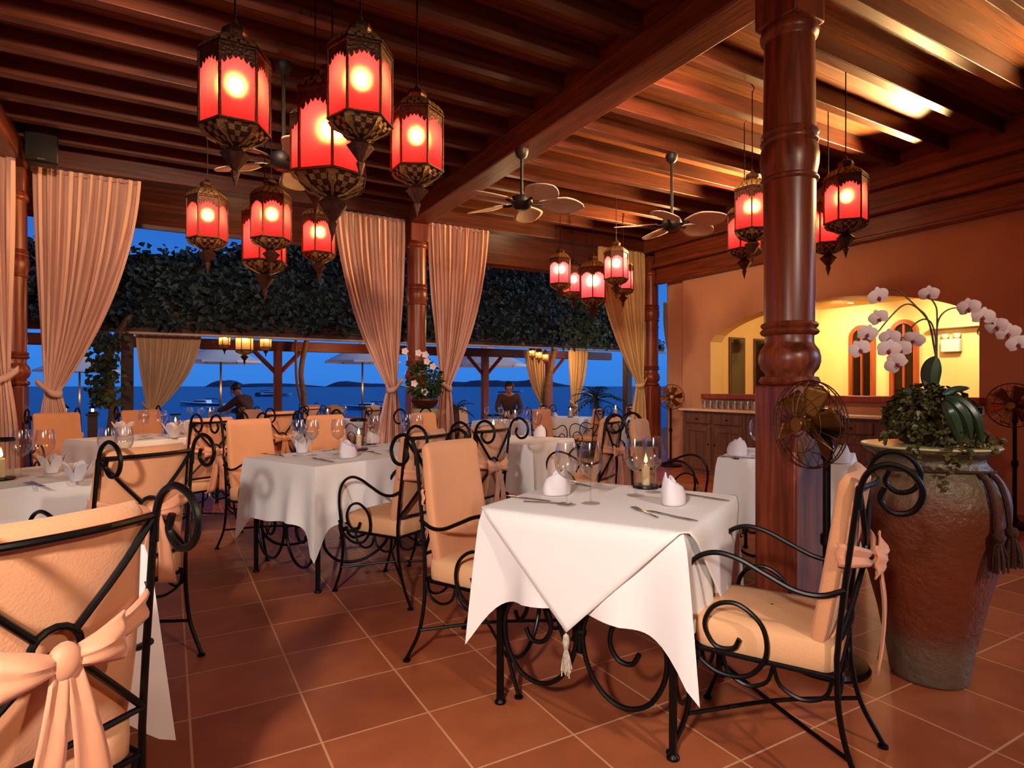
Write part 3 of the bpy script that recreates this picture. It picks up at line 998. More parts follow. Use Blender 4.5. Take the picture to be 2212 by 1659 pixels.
# ================================================================== furniture
def make_chair():
    r = thing('dining_chair', 'x', 'chair')
    ir = M['iron']
    R = 0.0085
    YT, ZT = -0.255, 0.93                        # top of the back posts
    for s in (-1, 1):
        X = 0.205 * s
        mb = MB().tube([(X * 1.04, -0.30, 0.012), (X, -0.235, 0.14), (X, -0.205, 0.28), (X, -0.20, 0.43)], R, 8, 5)
        mb.lathe([(0.017, 0.0), (0.017, 0.008), (0.009, 0.014)], 10, (X * 1.04, -0.30, 0))
        mb.build('leg', ir, r)
        mb = MB().tube([(X * 1.05, 0.285, 0.012), (X * 1.03, 0.235, 0.15), (X * 1.03, 0.222, 0.30), (X * 1.05, 0.235, 0.43)], R, 8, 5)
        mb.lathe([(0.017, 0.0), (0.017, 0.008), (0.009, 0.014)], 10, (X * 1.05, 0.285, 0))
        mb.build('leg', ir, r)
        arm = [(0.235, .43), (.248, .53), (.238, .61), (.20, .665), (.14, .69), (.07, .68), (-.01, .645), (-.09, .612), (-.16, .608), (-.222, .635)]
        MB().tube([(X * 1.05 + (0 if i < 8 else -0.004 * s), y, z) for i, (y, z) in enumerate(arm)], R, 8, 5).build('armrest', ir, r)
        sp_ = [(.236, .43), (.205, .365), (.13, .318), (.04, .328), (-.012, .40), (0.0, .49), (.07, .542), (.14, .525), (.172, .46), (.14, .40), (.085, .402), (.065, .435)]
        MB().tube([(X * 1.05 + 0.012 * s, y, z) for (y, z) in sp_], R * 0.9, 8, 6).build('arm_scroll', ir, r)
        sc = [(-.0, -.06), (-.004, .0), (-.025, .048), (-.072, .072), (-.125, .052), (-.15, .0), (-.13, -.05), (-.085, -.062), (-.052, -.03), (-.062, .008)]
        MB().tube([(0.2 * s, YT + y, ZT + z) for (y, z) in sc], R, 8, 6).build('top_scroll', ir, r)
    # back frame: posts, bars, crossed braces and ring
    mb = MB()
    for s in (-1, 1):
        mb.tube([(0.205 * s, -0.20, 0.43), (0.204 * s, -0.215, 0.6), (0.2 * s, YT, ZT)], R, 8, 5)
        mb.tube([(0.2 * s, YT, ZT), (0.12 * s, -0.262, 0.83), (0.035 * s, -0.262, 0.735)], R * 0.95, 8, 4)
        mb.tube([(0.035 * s, -0.258, 0.675), (0.12 * s, -0.235, 0.58), (0.2 * s, -0.208, 0.49)], R * 0.95, 8, 4)
    mb.tube([(-0.2, YT, ZT), (-0.1, YT - 0.028, ZT), (0, YT - 0.036, ZT), (0.1, YT - 0.028, ZT), (0.2, YT, ZT)], R, 8, 5)
    mb.tube([(-0.204, -0.206, 0.485), (0, -0.222, 0.485), (0.204, -0.206, 0.485)], R * 0.9, 8, 4)
    mb.tube([(0.045 * math.cos(a), -0.262, 0.705 + 0.045 * math.sin(a)) for a in [2 * PI * i / 16 for i in range(16)]], R * 0.9, 8, 0, True)
    mb.build('back_frame', ir, r)
    mb = MB()
    c = [(-0.215, 0.235, .375), (0.215, 0.235, .375), (0.205, -0.2, .375), (-0.205, -0.2, .375)]
    mb.tube(c, R, 8, 0, True)
    for s in (-1, 1):                             # hanging arcs of the apron
        for (y0, y1) in ((-0.19, -0.03), (-0.03, 0.12)):
            mb.tube([(0.21 * s, y0, .37), (0.21 * s, y0 + 0.02, .315), (0.21 * s, (y0 + y1) / 2, .29), (0.21 * s, y1 - 0.02, .315), (0.21 * s, y1, .37)], R * 0.75, 6, 4)
        mb.tube([(0.02 * s, -0.2, .37), (0.03 * s, -0.2, .315), (0.10 * s, -0.2, .29), (0.17 * s, -0.2, .315), (0.19 * s, -0.2, .37)], R * 0.75, 6, 4)
    mb.build('seat_frame', ir, r)
    mb = MB()
    mb.tube([(-0.214, 0.228, .15), (0, 0.0, .165), (0.205, -0.228, .15)], R * 0.85, 8, 4)
    mb.tube([(0.214, 0.228, .15), (0, 0.0, .148), (-0.205, -0.228, .15)], R * 0.85, 8, 4)
    mb.build('stretcher', ir, r)
    # seat cushion
    def seat(a, b):
        th = 2 * PI * a
        ce = lambda t: math.copysign(abs(math.cos(t)) ** 0.26, math.cos(t))
        se = lambda t: math.copysign(abs(math.sin(t)) ** 0.26, math.sin(t))
        ring = [(0.02, 0.100), (0.75, 0.100), (0.96, 0.096), (1.0, 0.086), (1.008, 0.05), (1.0, 0.008), (0.97, 0.0), (0.02, 0.0)]
        q, z = ring[int(round(b * 7))]
        return (0.203 * q * ce(th), 0.012 + 0.212 * q * se(th), 0.374 + z + (0.012 * (1 - q) if b < 0.3 else 0))
    MB().grid(seat, 48, 7, True).build('seat', M['cushion'], r, angle=70)
    # slipcover of the back
    def back(a, b):
        # a round the horizontal section, b up
        z = 0.425 + 0.54 * b
        lean = -0.188 - 0.062 * b
        th = 2 * PI * a
        q = abs(math.cos(th)) ** 0.28 * (1 if math.cos(th) >= 0 else -1)
        w_ = abs(math.sin(th)) ** 0.45 * (1 if math.sin(th) >= 0 else -1)
        t = 0.030
        if b < 0.12: t *= 0.35 + 0.65 * (b / 0.12) ** 0.6
        if b > 0.93: t *= max(0.05, math.sqrt(max(0, 1 - ((b - 0.93) / 0.07) ** 2)))
        hw = 0.193 + (0.006 * math.sin(b * 5))
        if b > 0.97: hw -= 0.012 * (b - 0.97) / 0.03
        bow = -0.03 * (1 - q * q)
        bow2 = 0.020 * (1 - b) ** 2
        return (hw * q, lean + 0.028 + t * w_ + bow * (0.3 + 0.7 * b) + bow2, z)
    mb = MB().grid(back, 40, 22, True)
    mb.f.append(tuple(i * 23 + 22 for i in range(40)))
    mb.f.append(tuple(i * 23 for i in range(40))[::-1])
    mb.build('back_cover', M['cover'], r, angle=70)
    # sash with bow
    def band(s, z_o, hh):
        def f(a, b):
            x = s * (0.212 - 0.195 * a)
            y = -0.235 + 0.012 - 0.055 * math.sin(PI / 2 * min(1, a * 1.6)) if a > 0.02 else -0.2
            zc = 0.735 - 0.045 * a
            h_ = 0.034 * (1 - 0.55 * a)
            return (x, y - 0.006 * math.sin(b * 9), zc + h_ * (1 - 2 * b))
        return f
    sa = MB().grid(band(1, 0, 0), 12, 6).grid(band(-1, 0, 0), 12, 6).build('sash', M['sash'], r, thick=0.004)
    MB().ball((0, -0.292, 0.69), 0.031, 10, (0.95, 0.75, 1.2)).build('knot', M['sash'], sa)
    for s in (-1, 1):
        def loop(a, b, s=s):
            L_ = 0.10
            x = s * (0.012 + L_ * a)
            hgt = 0.014 + 0.036 * a ** 0.8
            puff = 0.020 * math.sin(PI * a)
            y = -0.295 - puff * math.sin(PI * b) * 1.2 + 0.004 * math.sin(14 * b)
            return (x, y, 0.69 + 0.012 * a + hgt * (1 - 2 * b))
        MB().grid(loop, 10, 10).build('bow_loop', M['sash'], sa, thick=0.006)
        def tail(a, b, s=s):
            z = 0.675 - 0.29 * a - (0.02 * b if s > 0 else 0.02 * (1 - b)) * a
            x = s * (0.012 + 0.045 * a) + (b - 0.5) * (0.03 + 0.055 * a)
            y = -0.297 - 0.004 * math.sin(8 * b + 3 * a) - 0.014 * math.sin(PI * a)
            return (x, y, z)
        MB().grid(tail, 12, 6).build('ribbon_tail', M['sash'], sa, thick=0.003)
    return r


chair = Kind(make_chair)


def table_base(L):
    """L half length along y; half width 0.34"""
    r = thing('dining_table', 'x', 'table')
    ir = M['iron']
    W_ = 0.335
    MB().box(-0.375, 0.375, -L - 0.04, L + 0.04, 0.725, 0.748).build('tabletop', M['cab'], r, bevel=0.004)
    for sx in (-1, 1):
        for sy in (-1, 1):
            mb = MB().box(W_ * sx - 0.011, W_ * sx + 0.011, L * sy - 0.011, L * sy + 0.011, 0.0, 0.725)
            mb.lathe([(0.022, 0), (0.022, 0.008), (0.012, 0.02)], 10, (W_ * sx, L * sy, 0))
            mb.build('leg', ir, r, bevel=0.002)
    half = [(-.20, .72), (-.165, .63), (-.10, .52), (-.035, .42), (-.012, .34), (-.03, .24), (-.085, .155), (-.165, .12), (-.25, .15), (-.305, .24), (-.312, .34), (-.27, .415), (-.20, .44),
            (-.135, .405), (-.115, .335), (-.145, .28), (-.195, .275), (-.22, .315)]
    def side(to):
        mb = MB()
        for s in (-1, 1):
            mb.tube([to(s * a, z) for (a, z) in half], 0.009, 8, 5)
        mb.tube([to(-0.022, 0.345), to(0.022, 0.345)], 0.014, 8)
        mb.tube([to(0, 0.27), to(0, 0.42)], 0.010, 8)
        mb.tube([to(-0.33, 0.70), to(0.33, 0.70)], 0.010, 8)
        mb.build('scroll_panel', ir, r)
    k_ = L / 0.335
    side(lambda a, z: (a, -L, z))
    side(lambda a, z: (a, L, z))
    side(lambda a, z: (-W_, a * k_, z))
    side(lambda a, z: (W_, a * k_, z))
    mb = MB()
    mb.tube([(0, -L, 0.36), (0.0, 0.0, 0.52), (0, L, 0.36)], 0.009, 8, 4)
    mb.tube([(-W_, 0, 0.36), (0.0, 0.0, 0.535), (W_, 0, 0.36)], 0.009, 8, 4)
    mb.build('cross_brace', ir, r)
    return r


table_sq = Kind(lambda: table_base(0.335))
table_lg = Kind(lambda: table_base(0.62))


def cloth_mesh(hx, hy, drop, seed, corner=0.19, flare=0.04, ztop=0.752, tipw=0.065, tipo=0.045):
    """table linen: flat top, hanging skirt with folds, corner points"""
    rnd = random.Random(seed)
    per = []
    nx, ny = int(hx * 2 / 0.018), int(hy * 2 / 0.018)
    cs = []
    for i in range(nx): per.append((-hx + 2 * hx * i / nx, -hy, 0, -1))
    for i in range(ny): per.append((hx, -hy + 2 * hy * i / ny, 1, 0))
    for i in range(nx): per.append((hx - 2 * hx * i / nx, hy, 0, 1))
    for i in range(ny): per.append((-hx, hy - 2 * hy * i / ny, -1, 0))
    n = len(per)
    mb = MB()
    rows = 22
    vs = []
    p1, p2 = rnd.uniform(0, 6), rnd.uniform(0, 6)
    for k_ in range(rows + 1):
        t = k_ / rows
        for (x, y, nx_, ny_) in per:
            # distance to the nearest corner and blended outward normal
            dx, dy = hx - abs(x), hy - abs(y)
            dc = dx + dy
            wgt = math.exp(-(dc / 0.10) ** 2)
            dg = Vector((math.copysign(1, x), math.copysign(1, y), 0)).normalized()
            nn = (Vector((nx_, ny_, 0)) * (1 - wgt * 0.85) + dg * wgt * 0.85)
            tip = math.exp(-(dc / tipw) ** 1.3)
            dropl = drop + corner * tip + 0.012 * math.sin(9 * (x - y) + p1)
            s_ = x * 1.0 + y * 1.7
            fold = 0.014 * math.sin(15 * s_ + p1) + 0.010 * math.sin(27 * s_ + p2)
            side_fold = 0.045 * math.sin(min(1, dc / 0.20) * PI) * -1.0 * (1 if dc < 0.20 else 0)
            out = 0.006 + flare * t * 0.75 + (fold + side_fold * 0.8) * t ** 1.2 + tip * tipo * t ** 0.8
            r0 = 0.010 * (1 - min(1, t * 10))
            p = Vector((x, y, 0)) + nn * (out - r0)
            vs.append((p.x, p.y, ztop - 0.004 * min(1, t * 8) - dropl * t))
    fs = []
    for k_ in range(rows):
        for j in range(n):
            a, b = k_ * n + j, k_ * n + (j + 1) % n
            fs.append((a, b, b + n, a + n))
    mb.add(vs, fs)
    # top as a fan of inner rings
    o = len(mb.v)
    rings = 6
    for q in range(1, rings):
        f_ = 1 - q / rings
        for (x, y, _, _) in per:
            mb.v.append((x * f_ * 0.985, y * f_ * 0.985, ztop + 0.0012 * math.sin(20 * x * f_ + p1) * math.sin(17 * y * f_)))
    for q in range(rings - 1):
        A_ = 0 if q == 0 else o + (q - 1) * n
        B_ = o + q * n
        for j in range(n):
            mb.f.append((A_ + j, B_ + j, B_ + (j + 1) % n, A_ + (j + 1) % n))
    L_ = o + (rings - 2) * n
    mb.f.append(tuple(L_ + j for j in range(n)))
    return mb


def lay(T, x, y, z=0.757):
    """table-local spot -> world"""
    c, s = math.cos(T[2]), math.sin(T[2])
    return (T[0] + c * x - s * y, T[1] + s * x + c * y, z)


def make_wine():
    o = thing('wine_glass', 'x', 'glass')
    MB().lathe([(0.0045, 0.10), (0.012, 0.104), (0.030, 0.118), (0.043, 0.142), (0.047, 0.165), (0.045, 0.20), (0.037, 0.24)], 28, cap=False).build('bowl', M['glass'], o)
    MB().lathe([(0.0055, 0.008), (0.0038, 0.02), (0.0035, 0.07), (0.0045, 0.10)], 12).build('stem', M['glass_solid'], o)
    MB().lathe([(0.036, 0.0), (0.037, 0.002), (0.02, 0.004), (0.0055, 0.008)], 24).build('foot', M['glass_solid'], o)
    return o


M['glass_solid'] = thin_glass('wine_glass_stem', (0.97, 0.95, 0.93, 1), 0.045, 0.12)
wine = Kind(make_wine)


def make_napkin():
    """mitre fold: a stout cuff with two close points on one side and a long slope on the other"""
    def hgt(th):
        c_ = math.cos(th - 2.2)
        return 0.060 + 0.038 * max(0.0, 0.5 + 0.5 * c_) ** 0.9 + 0.016 * max(0.0, math.cos(2 * (th - 2.2) * 1.8)) * (1 if c_ > 0.2 else 0)
    def f(a, b):
        th = 2 * PI * a
        z = hgt(th) * b
        rr = 0.044 + 0.008 * math.sin(PI * (0.15 + 0.75 * b)) - 0.010 * b * b
        rr *= 1 + 0.05 * math.cos(4 * th) * b
        return (rr * 1.15 * math.cos(th), rr * 0.80 * math.sin(th), z)
    def g(a, b):
        th = -0.4 + 3.6 * a
        rr = 0.036 * (1 - 0.5 * b)
        return (rr * 1.2 * math.cos(th), rr * 0.75 * math.sin(th), (0.070 + 0.030 * math.sin(PI * a)) * b)
    o = thing('folded_napkin', 'x', 'napkin')
    MB().grid(f, 48, 12, True).build('outer_fold', M['napkin'], o, thick=0.0025)
    MB().grid(g, 20, 8).build('inner_fold', M['napkin'], o, thick=0.0025)
    return o


def make_napkin_fan():
    """napkin folded like a lily, with pointed leaves turned outward"""
    o = thing('folded_napkin', 'x', 'napkin')
    def f(a, b):
        th = 2 * PI * a
        pt = abs(math.cos(2.5 * th)) ** 0.8
        z = (0.055 + 0.065 * pt) * b
        rr = 0.030 + 0.045 * b ** 1.6 * (0.55 + 0.6 * pt)
        return (rr * math.cos(th), rr * math.sin(th), z)
    MB().grid(f, 60, 10, True).build('outer_fold', M['napkin'], o, thick=0.0025)
    def g(a, b):
        th = 2 * PI * a
        return ((0.022 - 0.008 * b) * math.cos(th), (0.022 - 0.008 * b) * math.sin(th), (0.095 + 0.02 * math.sin(2 * th)) * b)
    MB().grid(g, 24, 6, True).build('inner_fold', M['napkin'], o, thick=0.0025)
    return o


napkin = Kind(make_napkin)
napkin_fan = Kind(make_napkin_fan)


def make_blossom():
    o = thing('orchid_blossom', 'x', 'flower')
    for i in range(5):
        a = 2 * PI * i / 5 + 0.3
        def f(p, q, a=a):
            l_ = 0.024 * p
            w_ = 0.011 * math.sin(PI * min(1, p * 0.95 + 0.05)) ** 0.7 * (2 * q - 1)
            x, y = l_, w_
            return (x * math.cos(a) - y * math.sin(a), x * math.sin(a) + y * math.cos(a), 0.006 * p * p + 0.004 - 30 * w_ * w_)
        MB().grid(f, 5, 4).build('petal', M['purple'], o)
    MB().ball((0, 0, 0.006), 0.005, 6).build('heart', M['lip'], o)
    return o


blossom = Kind(make_blossom)


def make_fork():
    mb = MB()
    mb.poly([(-0.004, -0.10, 0.002), (0.004, -0.10, 0.002), (0.003, 0.01, 0.002), (0.011, 0.035, 0.002), (0.011, 0.05, 0.002), (-0.011, 0.05, 0.002), (-0.011, 0.035, 0.002), (-0.003, 0.01, 0.002)], (0, 0, 0.003))
    for i in range(4):
        x = -0.0095 + i * 0.0063
        mb.box(x - 0.0014, x + 0.0014, 0.05, 0.092, 0.003, 0.006)
    return tag(mb.build('table_fork', M['steel'], None, bevel=0.0008), 'x', 'fork')


def make_knife():
    mb = MB().poly([(-0.005, -0.11, 0.0015), (0.005, -0.11, 0.0015), (0.004, -0.005, 0.0015), (0.009, 0.0, 0.0015), (0.009, 0.08, 0.0015), (-0.001, 0.11, 0.0015), (-0.004, 0.0, 0.0015)], (0, 0, 0.004))
    return tag(mb.build('table_knife', M['steel'], None, bevel=0.0008), 'x', 'knife')


fork = Kind(make_fork)
knife = Kind(make_knife)


def make_hurricane():
    o = thing('hurricane_glass', 'x', 'candle holder')
    MB().lathe([(0.050, 0.004), (0.052, 0.02), (0.050, 0.09), (0.054, 0.17), (0.052, 0.195)], 28, cap=False).build('chimney', M['hurricane'], o)
    MB().lathe([(0.058, 0.0), (0.060, 0.004), (0.058, 0.012), (0.045, 0.013)], 28).build('base', M['iron'], o)
    MB().lathe([(0.054, 0.19), (0.057, 0.192), (0.057, 0.205), (0.053, 0.207), (0.049, 0.202), (0.049, 0.192)], 28, cap=False).build('collar', M['iron'], o)
    return o


def make_candle():
    o = thing('pillar_candle', 'x', 'candle')
    MB().lathe([(0.018, 0.0), (0.0185, 0.004), (0.0182, 0.088), (0.014, 0.092), (0.0, 0.089)], 20).build('wax', M['wax'], o)
    MB().tube([(0, 0, 0.088), (0.001, 0, 0.1)], 0.0012, 6).build('wick', M['black'], o)
    MB().lathe([(0.0, 0.097), (0.006, 0.104), (0.0078, 0.112), (0.005, 0.126), (0.0, 0.142)], 12).build('flame', M['flame'], o)
    return o


hurricane = Kind(make_hurricane)
candle = Kind(make_candle)


# ------------------------------------------------------------------ foreground table
T_ROT = math.atan2(*reversed(CW(0.854, -0.52)))       # local x points along the front edge
def TB(lat, d, rot=None):
    x, y = CW(lat, d)
    return (x, y, T_ROT if rot is None else rot)


def place_table(T, label_t, label_c, long=False, seed=1, drop=0.37, group_t='cloth-covered dining tables', base=True, corner=0.19, **kw):
    if base:
        (table_lg if long else table_sq)((T[0], T[1], 0), T[2], label_t, group_t)
    o = cloth_mesh(0.385, 0.675 if long else 0.385, drop, seed, corner, **kw).build('tablecloth', M['cloth'], None, angle=60, loc=(T[0], T[1], 0))
    o.rotation_euler = (0, 0, T[2])
    tag(o, label_c, 'tablecloth', 'white tablecloths')
    return o


T1 = TB(0.415, 2.43)
place_table(T1, 'black scroll-iron table at the front, scrolled sides in full view', 'white tablecloth on the front table under the diamond-laid overlay', seed=3, drop=0.315, corner=0.18, tipw=0.05)
# diamond-laid overlay with a tasselled point
ov = thing('table_overlay', 'white overlay laid cornerwise on the front table, its point hanging to a tassel', 'tablecloth', (T1[0], T1[1], 0), T1[2])
H_, D_ = 0.398, 0.775
mb = MB()
zt = 0.7565
n = 26
def ov_pt(x, y):
    ex, ey = max(0, abs(x) - H_), max(0, abs(y) - H_)
    dz = max(ex, ey)
    xx = math.copysign(min(abs(x), H_) + 0.012 * min(1, ex * 30) + 0.085 * ex, x) if abs(x) > 1e-6 else x
    yy = math.copysign(min(abs(y), H_) + 0.012 * min(1, ey * 30) + 0.085 * ey, y) if abs(y) > 1e-6 else y
    return (xx, yy, zt - dz)
def ovf(a, b):
    p_, q_ = (2 * a - 1) * D_, (2 * b - 1) * D_
    x, y = (p_ - q_) / 2, (p_ + q_) / 2
    return ov_pt(x, y)
mb.grid(ovf, 62, 62)
mb.build('overlay_cloth', M['cloth'], ov, angle=70, thick=0.002)
ta = MB().lathe([(0.002, 0.0), (0.010, -0.008), (0.013, -0.03), (0.009, -0.05), (0.006, -0.055)][::-1], 10)
rnd = random.Random(5)
for i in range(26):
    a = rnd.uniform(0, 2 * PI); q = rnd.uniform(0.004, 0.020)
    l_ = rnd.uniform(0.07, 0.10)
    ta.tube([(0.003 * math.cos(a), 0.003 * math.sin(a), -0.05), (q * 0.6 * math.cos(a), q * 0.6 * math.sin(a), -0.08), (q * math.cos(a), q * math.sin(a), -0.05 - l_)], 0.0022, 5)
ta.build('tassel', M['tassel'], ov, loc=(0.0, -(H_ + 0.046), zt - (D_ - H_) - 0.002))

TZ = 0.7595                                            # top of the overlay
gl = ('tall wine glass beside the leaning napkin on the front table', 'tall wine glass on the front table, second from the leaning napkin',
      'tall wine glass before the candle on the front table', 'tall wine glass between candle and napkin on the front table')
for (px, py), lb in zip(((1224, 1090), (1276, 1087), (1373, 1070), (1413, 1063)), gl):
    p = GP(px, py, TZ); wine((p.x, p.y, TZ), 0.4, lb, 'wine glasses on the front table')
p = GP(1203, 1068, TZ); napkin((p.x, p.y, TZ), DIR(0.4, -1), 'white folded napkin leaning by the two wine glasses of the front table', 'napkins on the front table', 1.05)
p = GP(1455, 1088, TZ); napkin((p.x, p.y, TZ), DIR(-0.9, 0.5), 'white folded napkin beside the candle on the front table', 'napkins on the front table', 1.1)
p = GP(1395, 1053, TZ)
hurricane((p.x, p.y, TZ), 0, 'clear hurricane glass with black collar on the front table')
candle((p.x, p.y, TZ + 0.013), 0, 'lit pillar candle in the hurricane glass of the front table')


def cut(kind, a, b, z, lb, grp):
    pa, pb = GP(a[0], a[1], z), GP(b[0], b[1], z)
    d_ = pb - pa
    c_ = (pa + pb) / 2
    kind((c_.x, c_.y, z), math.atan2(d_.y, d_.x) - PI / 2, lb, grp)


cut(fork, (1412, 1116), (1372, 1099), TZ, 'steel fork lying at the near edge of the front table beside a knife', 'cutlery on the front table')
cut(knife, (1412, 1107), (1492, 1124), TZ, 'steel knife lying at the near edge of the front table', 'cutlery on the front table')
cut(knife, (1172, 1082), (1104, 1074), TZ, 'steel knife lying near the corner of the front table by chair and napkin', 'cutlery on the front table')
cut(fork, (1165, 1086), (1204, 1088), TZ, 'steel fork lying before the leaning napkin of the front table', 'cutlery on the front table')
cut(knife, (1222, 1038), (1275, 1052), TZ, 'steel knife lying behind the leaning napkin of the front table', 'cutlery on the front table')
cut(knife, (1490, 1070), (1556, 1080), TZ, 'steel knife lying behind the upright napkin at the far corner of the front table', 'cutlery on the front table')


def seat(lat, d, a, b, label, group='peach covered iron dining chairs'):
    x, y = CW(lat, d)
    return chair((x, y, 0), DIR(a, b), label, group)


E1, E2 = (0.854, -0.52), (0.52, 0.854)
seat(0.885, 2.02, -0.83, 0.55, 'iron armchair before the big jar, seen from its side with hanging sash')
seat(-0.10, 2.69, 0.845, -0.535, 'iron armchair with tall peach back panel facing the front table')
# ------------------------------------------------------------------ table and chair at the lower corner
x_, d_ = -0.938 - 0.86 * 0.21, 1.194 + 0.5 * 0.21
seat(-1.122, 1.292, -0.89, 0.455, 'iron chair with big peach bow, nearest to the camera')
R4 = math.atan2(*reversed(CW(0.89, -0.455)))
T4 = TB(-1.60, 1.61, R4)
place_table(T4, 'iron table in front of the nearest chair with bow', 'white tablecloth behind the nearest chair, its point hanging beside the chair post', seed=5, drop=0.36, corner=0.24, tipo=0.03, tipw=0.10)
# ------------------------------------------------------------------ second table along that side
T3 = TB(-2.52, 3.16, R4)
place_table(T3, 'iron table before the chair with the round knot', 'white tablecloth with lily-folded napkins, at the picture edge', seed=6)
seat(-1.77, 2.67, -0.89, 0.455, 'iron chair with round sash knot, second from the camera')
seat(-3.24, 3.56, 0.93, -0.36, 'peach chair facing out from behind the table with lily napkins')
Z = 0.755
for (px, py), lb in zip(((46, 1029), (97, 1029)), ('wine glass nearest the picture edge on the table with lily napkins', 'wine glass in front of the lily napkin')):
    p = GP(px, py, Z); wine((p.x, p.y, Z), 0, lb, 'wine glasses on the table with lily napkins')
for (px, py), lb in zip(((112, 1022), (166, 1040)), ('lily-folded napkin behind the two wine glasses', 'lily-folded napkin touching the chair with the round knot')):
    p = GP(px, py, Z); napkin_fan((p.x, p.y, Z), 0.3 if px < 150 else 1.4, lb, 'lily-folded napkins', 0.82)
cut(fork, (92, 1053), (50, 1042), Z, 'steel fork lying before the lily-folded napkins', 'cutlery on the table with lily napkins')
cut(knife, (68, 1042), (95, 1051), Z, 'steel knife lying across the fork before the lily napkins', 'cutlery on the table with lily napkins')
p = GP(2, 1036, Z)
hurricane((p.x, p.y, Z), 0, 'clear hurricane glass cut by the picture edge on the lily napkin table')
candle((p.x, p.y, Z + 0.013), 0, 'pillar candle cut by the picture edge on the lily napkin table')

# ------------------------------------------------------------------ long table in the middle
R2 = math.atan2(*reversed(CW(0.80, -0.60)))
x, y = CW(-1.135, 3.497)
c2 = (-1.135 + 0.38 * -0.80 + 0.66 * 0.60, 3.497 + 0.38 * 0.60 + 0.66 * 0.80)
T2 = TB(c2[0], c2[1], R2)
place_table(T2, 'long black scroll-iron table in the middle of the room', 'white tablecloth on the long table in the middle, two points hanging', True, seed=9, drop=0.35)
seat(-0.70, 3.62, -0.86, 0.52, 'iron armchair seen from the side, its arm crossing the long table cloth')
seat(-0.34, 4.10, -0.84, 0.54, 'iron chair with bow just behind the tall peach panel of the front-table chair')
seat(-1.84, 4.53, 0.86, -0.52, 'peach chair facing the long table, its panel beside the hanging cloth point')
seat(-1.47, 5.18, 0.80, -0.60, 'peach chair facing the long table from behind the wine glasses')
for (px, py), lb in zip(((643, 984), (674, 983), (730, 981), (808, 964), (878, 959), (902, 961)),
                        ('wine glass above the shell-shaped napkin on the long table', 'wine glass next to the shell-shaped napkin on the long table', 'wine glass between the shell napkin and the purple blossom',
                         'wine glass behind the candle at the farthest napkin of the long table', 'wine glass at the far end of the long table under the curtain hem', 'wine glass at the far end of the long table by the scrolled chair top')):
    p = GP(px, py, Z); wine((p.x, p.y, Z), 0, lb, 'wine glasses on the long table')
for (px, py), lb, kf in zip(((652, 978), (752, 988), (806, 957)), ('shell-shaped napkin on the long table', 'upright napkin with a purple blossom on the long table', 'farthest upright napkin on the long table'), (napkin_fan, napkin, napkin)):
    p = GP(px, py, Z); kf((p.x, p.y, Z), 0.6, lb, 'napkins on the long table', 1.15)
p = GP(768, 984, Z); o = blossom((p.x, p.y, Z + 0.05), 0, 'purple orchid blossom tucked in the napkin of the long table'); o.rotation_euler = (rad(70), 0, DIR(0.3, -1) + PI)
p = GP(775, 972, Z)
hurricane((p.x, p.y, Z), 0, 'clear hurricane glass in the middle of the long table', None, 1.1)
candle((p.x, p.y, Z + 0.014), 0, 'lit pillar candle glowing on the long table')
for a, b, kf, lb in (((600, 984), (570, 981), fork, 'fork lying at the corner of the long table'), ((610, 986), (600, 981), knife, 'knife lying beside the corner fork of the long table'),
                     ((700, 996), (676, 990), fork, 'fork lying before the shell-shaped napkin'), ((690, 992), (722, 999), knife, 'knife lying before the shell-shaped napkin'),
                     ((705, 974), (722, 971), fork, 'fork lying between two wine glasses of the long table'), ((790, 974), (832, 984), knife, 'knife lying near the candle of the long table'),
                     ((775, 974), (800, 976), fork, 'fork lying near the candle of the long table'), ((834, 972), (848, 978), fork, 'fork lying at the far napkin of the long table')):
    cut(kf, a, b, Z, lb, 'cutlery on the long table')

# ------------------------------------------------------------------ table by the front posts
T5 = TB(-3.42, 5.46, R4)
place_table(T5, 'iron table between post and vine trunk', 'white tablecloth behind the round-knot chair, bluish at its corner', seed=11)
seat(-2.62, 4.98, -0.86, 0.50, 'peach chair with crossed irons beside the table by the vine trunk')
seat(-4.18, 5.62, 0.80, -0.62, 'rust-red chair panel standing against the sea by the tied curtain')
seat(-3.80, 6.28, 0.74, -0.68, 'peach chair behind wine glasses in front of the terrace curtain')
for (px, py), lb in zip(((232, 1020), (268, 1015), (310, 944), (350, 942)), ('wine glass showing below the rust-red chair panel', 'wine glass showing over the top bar of the round-knot chair', 'wine glass before the terrace curtain', 'wine glass next to the small candle group')):
    p = GP(px, py, Z); wine((p.x, p.y, Z), 0, lb, 'wine glasses on the table by the vine trunk')
for (px, py), lb in zip(((266, 942), (375, 946), (412, 938)), ('folded napkin by the vine trunk', 'folded napkin with purple blossom below the candle group', 'folded napkin between two chair scrolls')):
    p = GP(px, py, Z); napkin_fan((p.x, p.y, Z), 0.5, lb, 'napkins on the table by the vine trunk', 1.15)
p = GP(382, 944, Z); o = blossom((p.x, p.y, Z + 0.06), 0, 'purple blossom on the napkin below the candle group'); o.rotation_euler = (rad(70), 0, DIR(0.3, -1) + PI)
p = GP(379, 934, Z); hurricane((p.x, p.y, Z), 0, 'small hurricane glass behind the blossom napkin', None, 0.9)
candle((p.x, p.y, Z + 0.012), 0, 'lit candle behind the blossom napkin')
cut(knife, (300, 950), (330, 946), Z, 'knife lying before the terrace curtain glass', 'cutlery on the table by the vine trunk')

